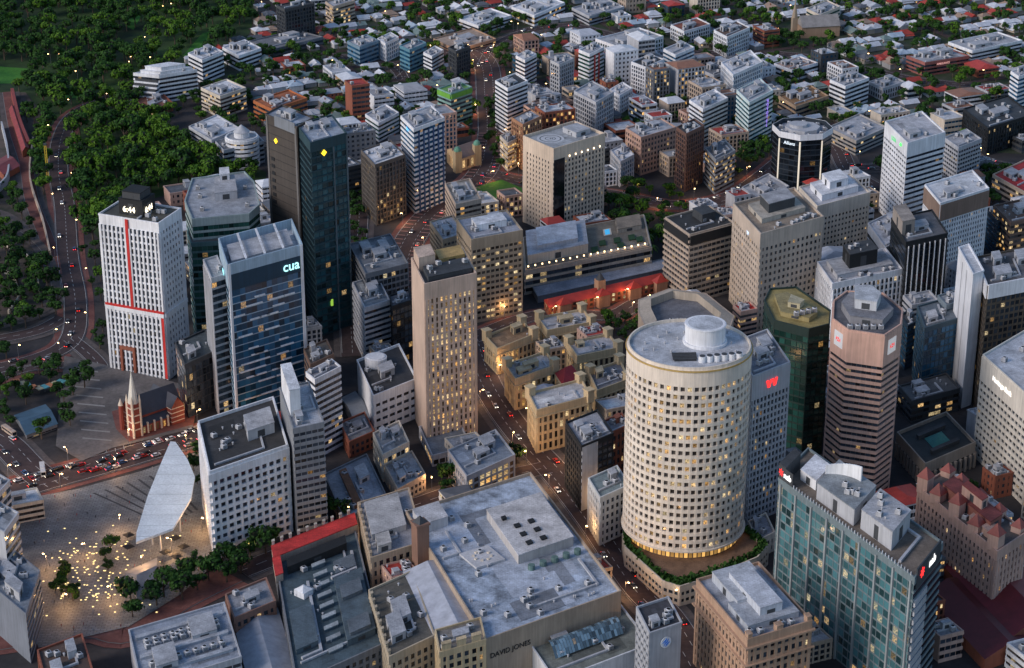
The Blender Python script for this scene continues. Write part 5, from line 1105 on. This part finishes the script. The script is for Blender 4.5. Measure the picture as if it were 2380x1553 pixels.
# ================================================================ CARS
def carmeshes(col):
    b=MB(); prof=[(-2.2,.35),(2.2,.35),(2.25,.75),(1.3,.95),(-1.9,.98),(-2.25,.8)]
    for s in (-1,1): b.face([(x,.88*s,z) for x,z in (prof if s<0 else prof[::-1])])
    for i in range(6):
        (x0,z0),(x1,z1)=prof[i],prof[(i+1)%6]; b.face([(x0,.88,z0),(x1,.88,z1),(x1,-.88,z1),(x0,-.88,z0)][::-1])
    b.box((-.35,0),1.7,1.35,1.42,1.47,0,0)
    c=MB(); pr=[(1.25,.95),(.55,1.42),(-1.25,1.42),(-1.85,.97)]
    for s in (-1,1): c.face([(x,(.8 if z<1 else .68)*s,z) for x,z in pr])
    for i in range(3):
        (x0,z0),(x1,z1)=pr[i],pr[i+1]; w0=.8 if z0<1 else .68;w1=.8 if z1<1 else .68; c.face([(x0,-w0,z0),(x0,w0,z0),(x1,w1,z1),(x1,-w1,z1)])
    return b.mesh('body',[wallm(col,.3)]),c.mesh('cabin',[wallm((.02,.022,.025),.1)])
wh=MB(); 
for i in range(10):
    a0,a1=2*PI*i/10,2*PI*(i+1)/10; f=lambda a,y:(.33*math.cos(a),y,.33*math.sin(a)); wh.face([f(a0,-.1),f(a1,-.1),f(a1,.1),f(a0,.1)])
wh.face([f(2*PI*i/10,.1) for i in range(10)]);wh.face([f(-2*PI*i/10,-.1) for i in range(10)]); WHM=wh.mesh('wheel',[wallm(BK)])
hl=MB();hl.box((0,0),.12,.4,0,.2,0,0,True);HLM=hl.mesh('headlight',[emitm((1,.9,.7),8)]);TLM=hl.mesh('tail_light',[emitm((1,.03,.02),6)])
CC=[('white',(.7,.7,.72)),('silver',(.4,.41,.43)),('black',(.02,.02,.022)),('red',(.4,.02,.02)),('blue',(.04,.1,.25)),('grey',(.15,.15,.16))]
CMs=[carmeshes(c) for _,c in CC]; rc_=random.Random(4)
def car(p,rz,where,z=.55):
    k=rc_.choice([0,0,1,1,2,3,4,5]); lab='%s car %s'%(CC[k][0],where); o=empty('car',(p.x,p.y,z),lab,'car','cars: '+lab,rz); o.scale=(1.1,)*3
    child('body',CMs[k][0],o);child('cabin',CMs[k][1],o)
    for x in (-1.35,1.35):
        for y in (-.82,.82): child('wheel',WHM,o,(x,y,.33))
    for y in (-.6,.6): child('headlight',HLM,o,(2.2,y,.55));child('tail_light',TLM,o,(-2.24,y,.6))
def carsalong(ri,t0,t1,n,lanes,where):
    q,w=ROADS[ri]; m=len(q)-1
    for k in range(n):
        u=(t0+(t1-t0)*(k+rc_.uniform(.1,.9))/n)*m; i=min(m-1,int(u)); d=(q[i+1]-q[i]); p=q[i]+d*(u-i); d=d.normalized(); nn=Vector((d.y,-d.x))
        ln=rc_.choice(lanes); car(p+nn*ln,math.atan2(d.y,d.x)+(PI if ln<0 else 0),where,.55+.006*ri)
carsalong(2,.12,.72,26,[-7,-2.5,2.5],'queueing on the busy street beside the plaza');carsalong(2,.3,.68,24,[-4.8,4.8,7.6],'in the second row of the busy street beside the plaza')
carsalong(0,.35,.95,14,[-4.5,-1.6,1.6,4.5],'on the left edge road');carsalong(3,.0,.8,26,[-6.5,-2,2,6.5],'on the curving avenue road');carsalong(1,.1,.9,6,[-5,5],'on the short street at the left')
carsalong(6,.05,.98,20,[-5,-2,2.5,6],'on the diagonal shopping street');carsalong(5,.1,.95,18,[-5,5],'on the road past the station gardens');carsalong(11,.0,1,10,[-4,4],'at the right ring junction');carsalong(12,0,.8,8,[-4,4],'on the road among the right towers');carsalong(4,0,1,8,[-3,3],'on the upper middle street')
def bus(p,rz,lab,col):
    o=empty('bus',(p.x,p.y,.6),lab,'bus',None,rz);m=MB();m.box((0,0),12,2.5,.4,3.1,0,0,True);m.box((0,0),11.6,2.3,3.1,3.25,0,0);m.box((1,0),3,1.6,3.25,3.5,0,0);m.build('body',wallm(col,.4),o,org=(0,0,0))
    for s in (-1,1):
        for k in range(7): m=MB();m.box((-4.8+k*1.6,1.26*s),1.4,.04,1.5,2.6);m.build('window',glass('dk2'),o,org=(0,0,0))
    m=MB();m.box((6.02,0),.04,2.2,1.2,2.8);m.build('windscreen',glass('blk'),o,org=(0,0,0))
    for x in (-3.8,3.8):
        for y in (-1.15,1.15): w=child('wheel',WHM,o,(x,y,.45));w.scale=(1.4,1.2,1.4)
d=(G(40,1020)-G(5,995));bus(G(22,1010),math.atan2(d.y,d.x),'white and orange bus on the short street at the left edge',(.6,.45,.35))
d=(G(103,1120)-G(95,1070));bus(G(100,1100),math.atan2(d.y,d.x),'white bus waiting at the street corner left of the plaza',(.7,.7,.7))
# ================================================================ LAMPS, GROUND LIGHTS, PEOPLE
pm=MB();pm.tube((0,0,0),(0,0,8),.12,.08);pm.tube((0,0,7.9),(1.6,0,8.3),.06);PM=pm.mesh('pole',[wallm(GR)])
lm=MB();lm.box((1.7,0),1.0,.5,8.15,8.4,0,0,True);LMm=lm.mesh('lamp',[emitm((1,.62,.25),12)])
def lamp(p,lab,light=0,z=.5):
    o=empty('street_lamp',(p.x,p.y,z),lab,'street lamp','lamps: '+lab,rc_.uniform(0,6.28));child('pole',PM,o);child('lamp',LMm,o)
    if light:
        L=bpy.data.lights.new('lamp_light','POINT');L.energy=light;L.color=(1,.55,.24);L.shadow_soft_size=.6;l=bpy.data.objects.new('lamp_light',L);COL.objects.link(l);l.location=(0,0,7.6);l.parent=o
def lampsalong(ri,t0,t1,n,lab,light=0):
    q,w=ROADS[ri];m=len(q)-1
    for k in range(n):
        u=(t0+(t1-t0)*(k+.5)/n)*m;i=min(m-1,int(u));d=(q[i+1]-q[i]);p=q[i]+d*(u-i);d=d.normalized();lamp(p+Vector((d.y,-d.x))*(w/2+1)*(1 if k%2 else -1),lab,light)
lampsalong(0,.1,.95,16,'street lamp on the left edge road');lampsalong(2,.1,.75,8,'street lamp beside the plaza street',2800);lampsalong(3,.0,.9,14,'street lamp along the curving avenue',3600);lampsalong(6,.1,.98,13,'street lamp on the diagonal shopping street',3400);lampsalong(7,0,1,7,'street lamp beside the department store',2800);lampsalong(5,.1,.95,8,'street lamp by the station gardens',2800);lampsalong(8,.1,.9,6,'street lamp in front of the station',1700)
for x,y in ((200,1300),(280,1240),(150,1420),(260,1400),(400,1290),(470,1240),(330,1330),(110,1330)): lamp(G(x,y),'tall lamp standing on the plaza',4600,.85)
for k in range(34):
    p=G(rc_.uniform(0,560),rc_.uniform(10,430))
    if inside(p,PARKW): lamp(p,'lamp glowing between the park trees')
for k in range(90):
    x,y=rc_.uniform(600,2380),rc_.uniform(10,420);p=G(x,y)
    if not blocked(p,2): lamp(p,'distant street lamp glowing in the suburb')
gm=MB();gm.box((0,0),.8,.8,.0,.06,.4,0);GM=gm.mesh('ground_light',[emitm((1,.75,.32),1.8)])
for k in range(160):
    x,y=rc_.uniform(125,300),rc_.uniform(1265,1400)
    if rc_.random()<.35: x,y=rc_.uniform(90,420),rc_.uniform(1210,1440)
    p=G(x,y)
    o=bpy.data.objects.new('ground_light',GM);COL.objects.link(o);o.location=(p.x,p.y,.86);tag(o,'square light set into the plaza paving','light','lights set into the plaza paving')
sk=[((0,0,.95),.13),((0,0,1.2),.14),((0,0,1.42),.13),((0,0,1.54),.06),((0,0,1.68),.11),((.1,0,.88),.09),((.12,.08,.5),.06),((.12,.02,.06),.045),((-.1,0,.88),.09),((-.12,-.1,.5),.06),((-.12,-.18,.08),.045),((.22,0,1.4),.06),((.28,-.05,1.1),.045),((.29,.08,.85),.035),((-.22,0,1.4),.06),((-.28,.05,1.1),.045),((-.28,.1,.85),.035),((.12,.16,.03),.04),((-.12,-.05,.03),.04)]
ed=[(0,1),(1,2),(2,3),(3,4),(0,5),(5,6),(6,7),(0,8),(8,9),(9,10),(2,11),(11,12),(12,13),(2,14),(14,15),(15,16),(7,17),(10,18)]
me=bpy.data.meshes.new('pm');me.from_pydata([s[0] for s in sk],ed,[]);po=bpy.data.objects.new('pm',me);COL.objects.link(po)
md=po.modifiers.new('s','SKIN');
for i,s in enumerate(sk): me.skin_vertices[0].data[i].radius=(s[1],s[1])
me.skin_vertices[0].data[0].use_root=True; md2=po.modifiers.new('u','SUBSURF');md2.levels=1;md2.render_levels=1
bpy.context.view_layer.update(); pme=bpy.data.meshes.new_from_object(po.evaluated_get(bpy.context.evaluated_depsgraph_get()));bpy.data.objects.remove(po)
pms=[]
for nm,c in (('dark clothes',(.02,.02,.03)),('pale clothes',(.45,.42,.4)),('red clothes',(.3,.03,.03))):
    m=pme.copy();m.materials.clear();m.materials.append(wallm(c));pms.append((nm,m))
PLW=[G(*p) for p in PLAZA];n=0
while n<80:
    p=G(rc_.uniform(60,490),rc_.uniform(1090,1480))
    if not inside(p,PLW) or blocked(p,1): continue
    nm,m=rc_.choice(pms);o=bpy.data.objects.new('person',m);COL.objects.link(o);o.location=(p.x,p.y,.86);o.rotation_euler=(0,0,rc_.uniform(0,6.28));tag(o,'person in %s walking on the plaza'%nm,'person','people on the plaza in '+nm);n+=1
for x,y in ((385,1298),(412,1308),(428,1285),(408,1265),(300,1285),(300,1258)):
    p=G(x,y);o=empty('cafe_umbrella',(p.x,p.y,.85),'black square cafe umbrella on the plaza beside the canopy','umbrella','black cafe umbrellas');m=MB();m.cyl((0,0),3.2,2.6,3.6,4,0,.05);m.build('shade',wallm(BK),o,org=(0,0,0));m=MB();m.tube((0,0,0),(0,0,3.4),.06);m.build('pole',wallm(LG),o,org=(0,0,0))
# ================================================================ CAMERA + LIGHT
cam=bpy.data.cameras.new('camera');co=bpy.data.objects.new('camera',cam);COL.objects.link(co);co.location=(0,0,CH);co.rotation_euler=(PI/2-TH,0,0)
cam.sensor_width=36;cam.lens=36*FP/W;cam.clip_end=40000;cam.clip_start=1;sc.camera=co
w=bpy.data.worlds.new('World');sc.world=w;w.use_nodes=True;nt=w.node_tree;bg=nt.nodes['Background'];sky=nt.nodes.new('ShaderNodeTexSky');sky.sky_type='NISHITA';sky.sun_disc=False
sky.sun_elevation=math.radians(28);sky.sun_rotation=math.radians(-121);sky.dust_density=.6;sky.ozone_density=2.2;nt.links.new(sky.outputs[0],bg.inputs[0]);bg.inputs[1].default_value=.15
sl=bpy.data.lights.new('sun','SUN');sl.energy=2.1;sl.angle=math.radians(25);sl.color=(1,.87,.78);so=bpy.data.objects.new('sun',sl);COL.objects.link(so)
dv=Vector((math.sin(math.radians(-121))*math.cos(.5),math.cos(math.radians(-121))*math.cos(.5),math.sin(.5)));so.rotation_euler=dv.to_track_quat('Z','Y').to_euler();so.location=(0,0,600)
sc.view_settings.view_transform='Standard';sc.view_settings.look='None';sc.view_settings.exposure=0
print('objects',len(bpy.data.objects))
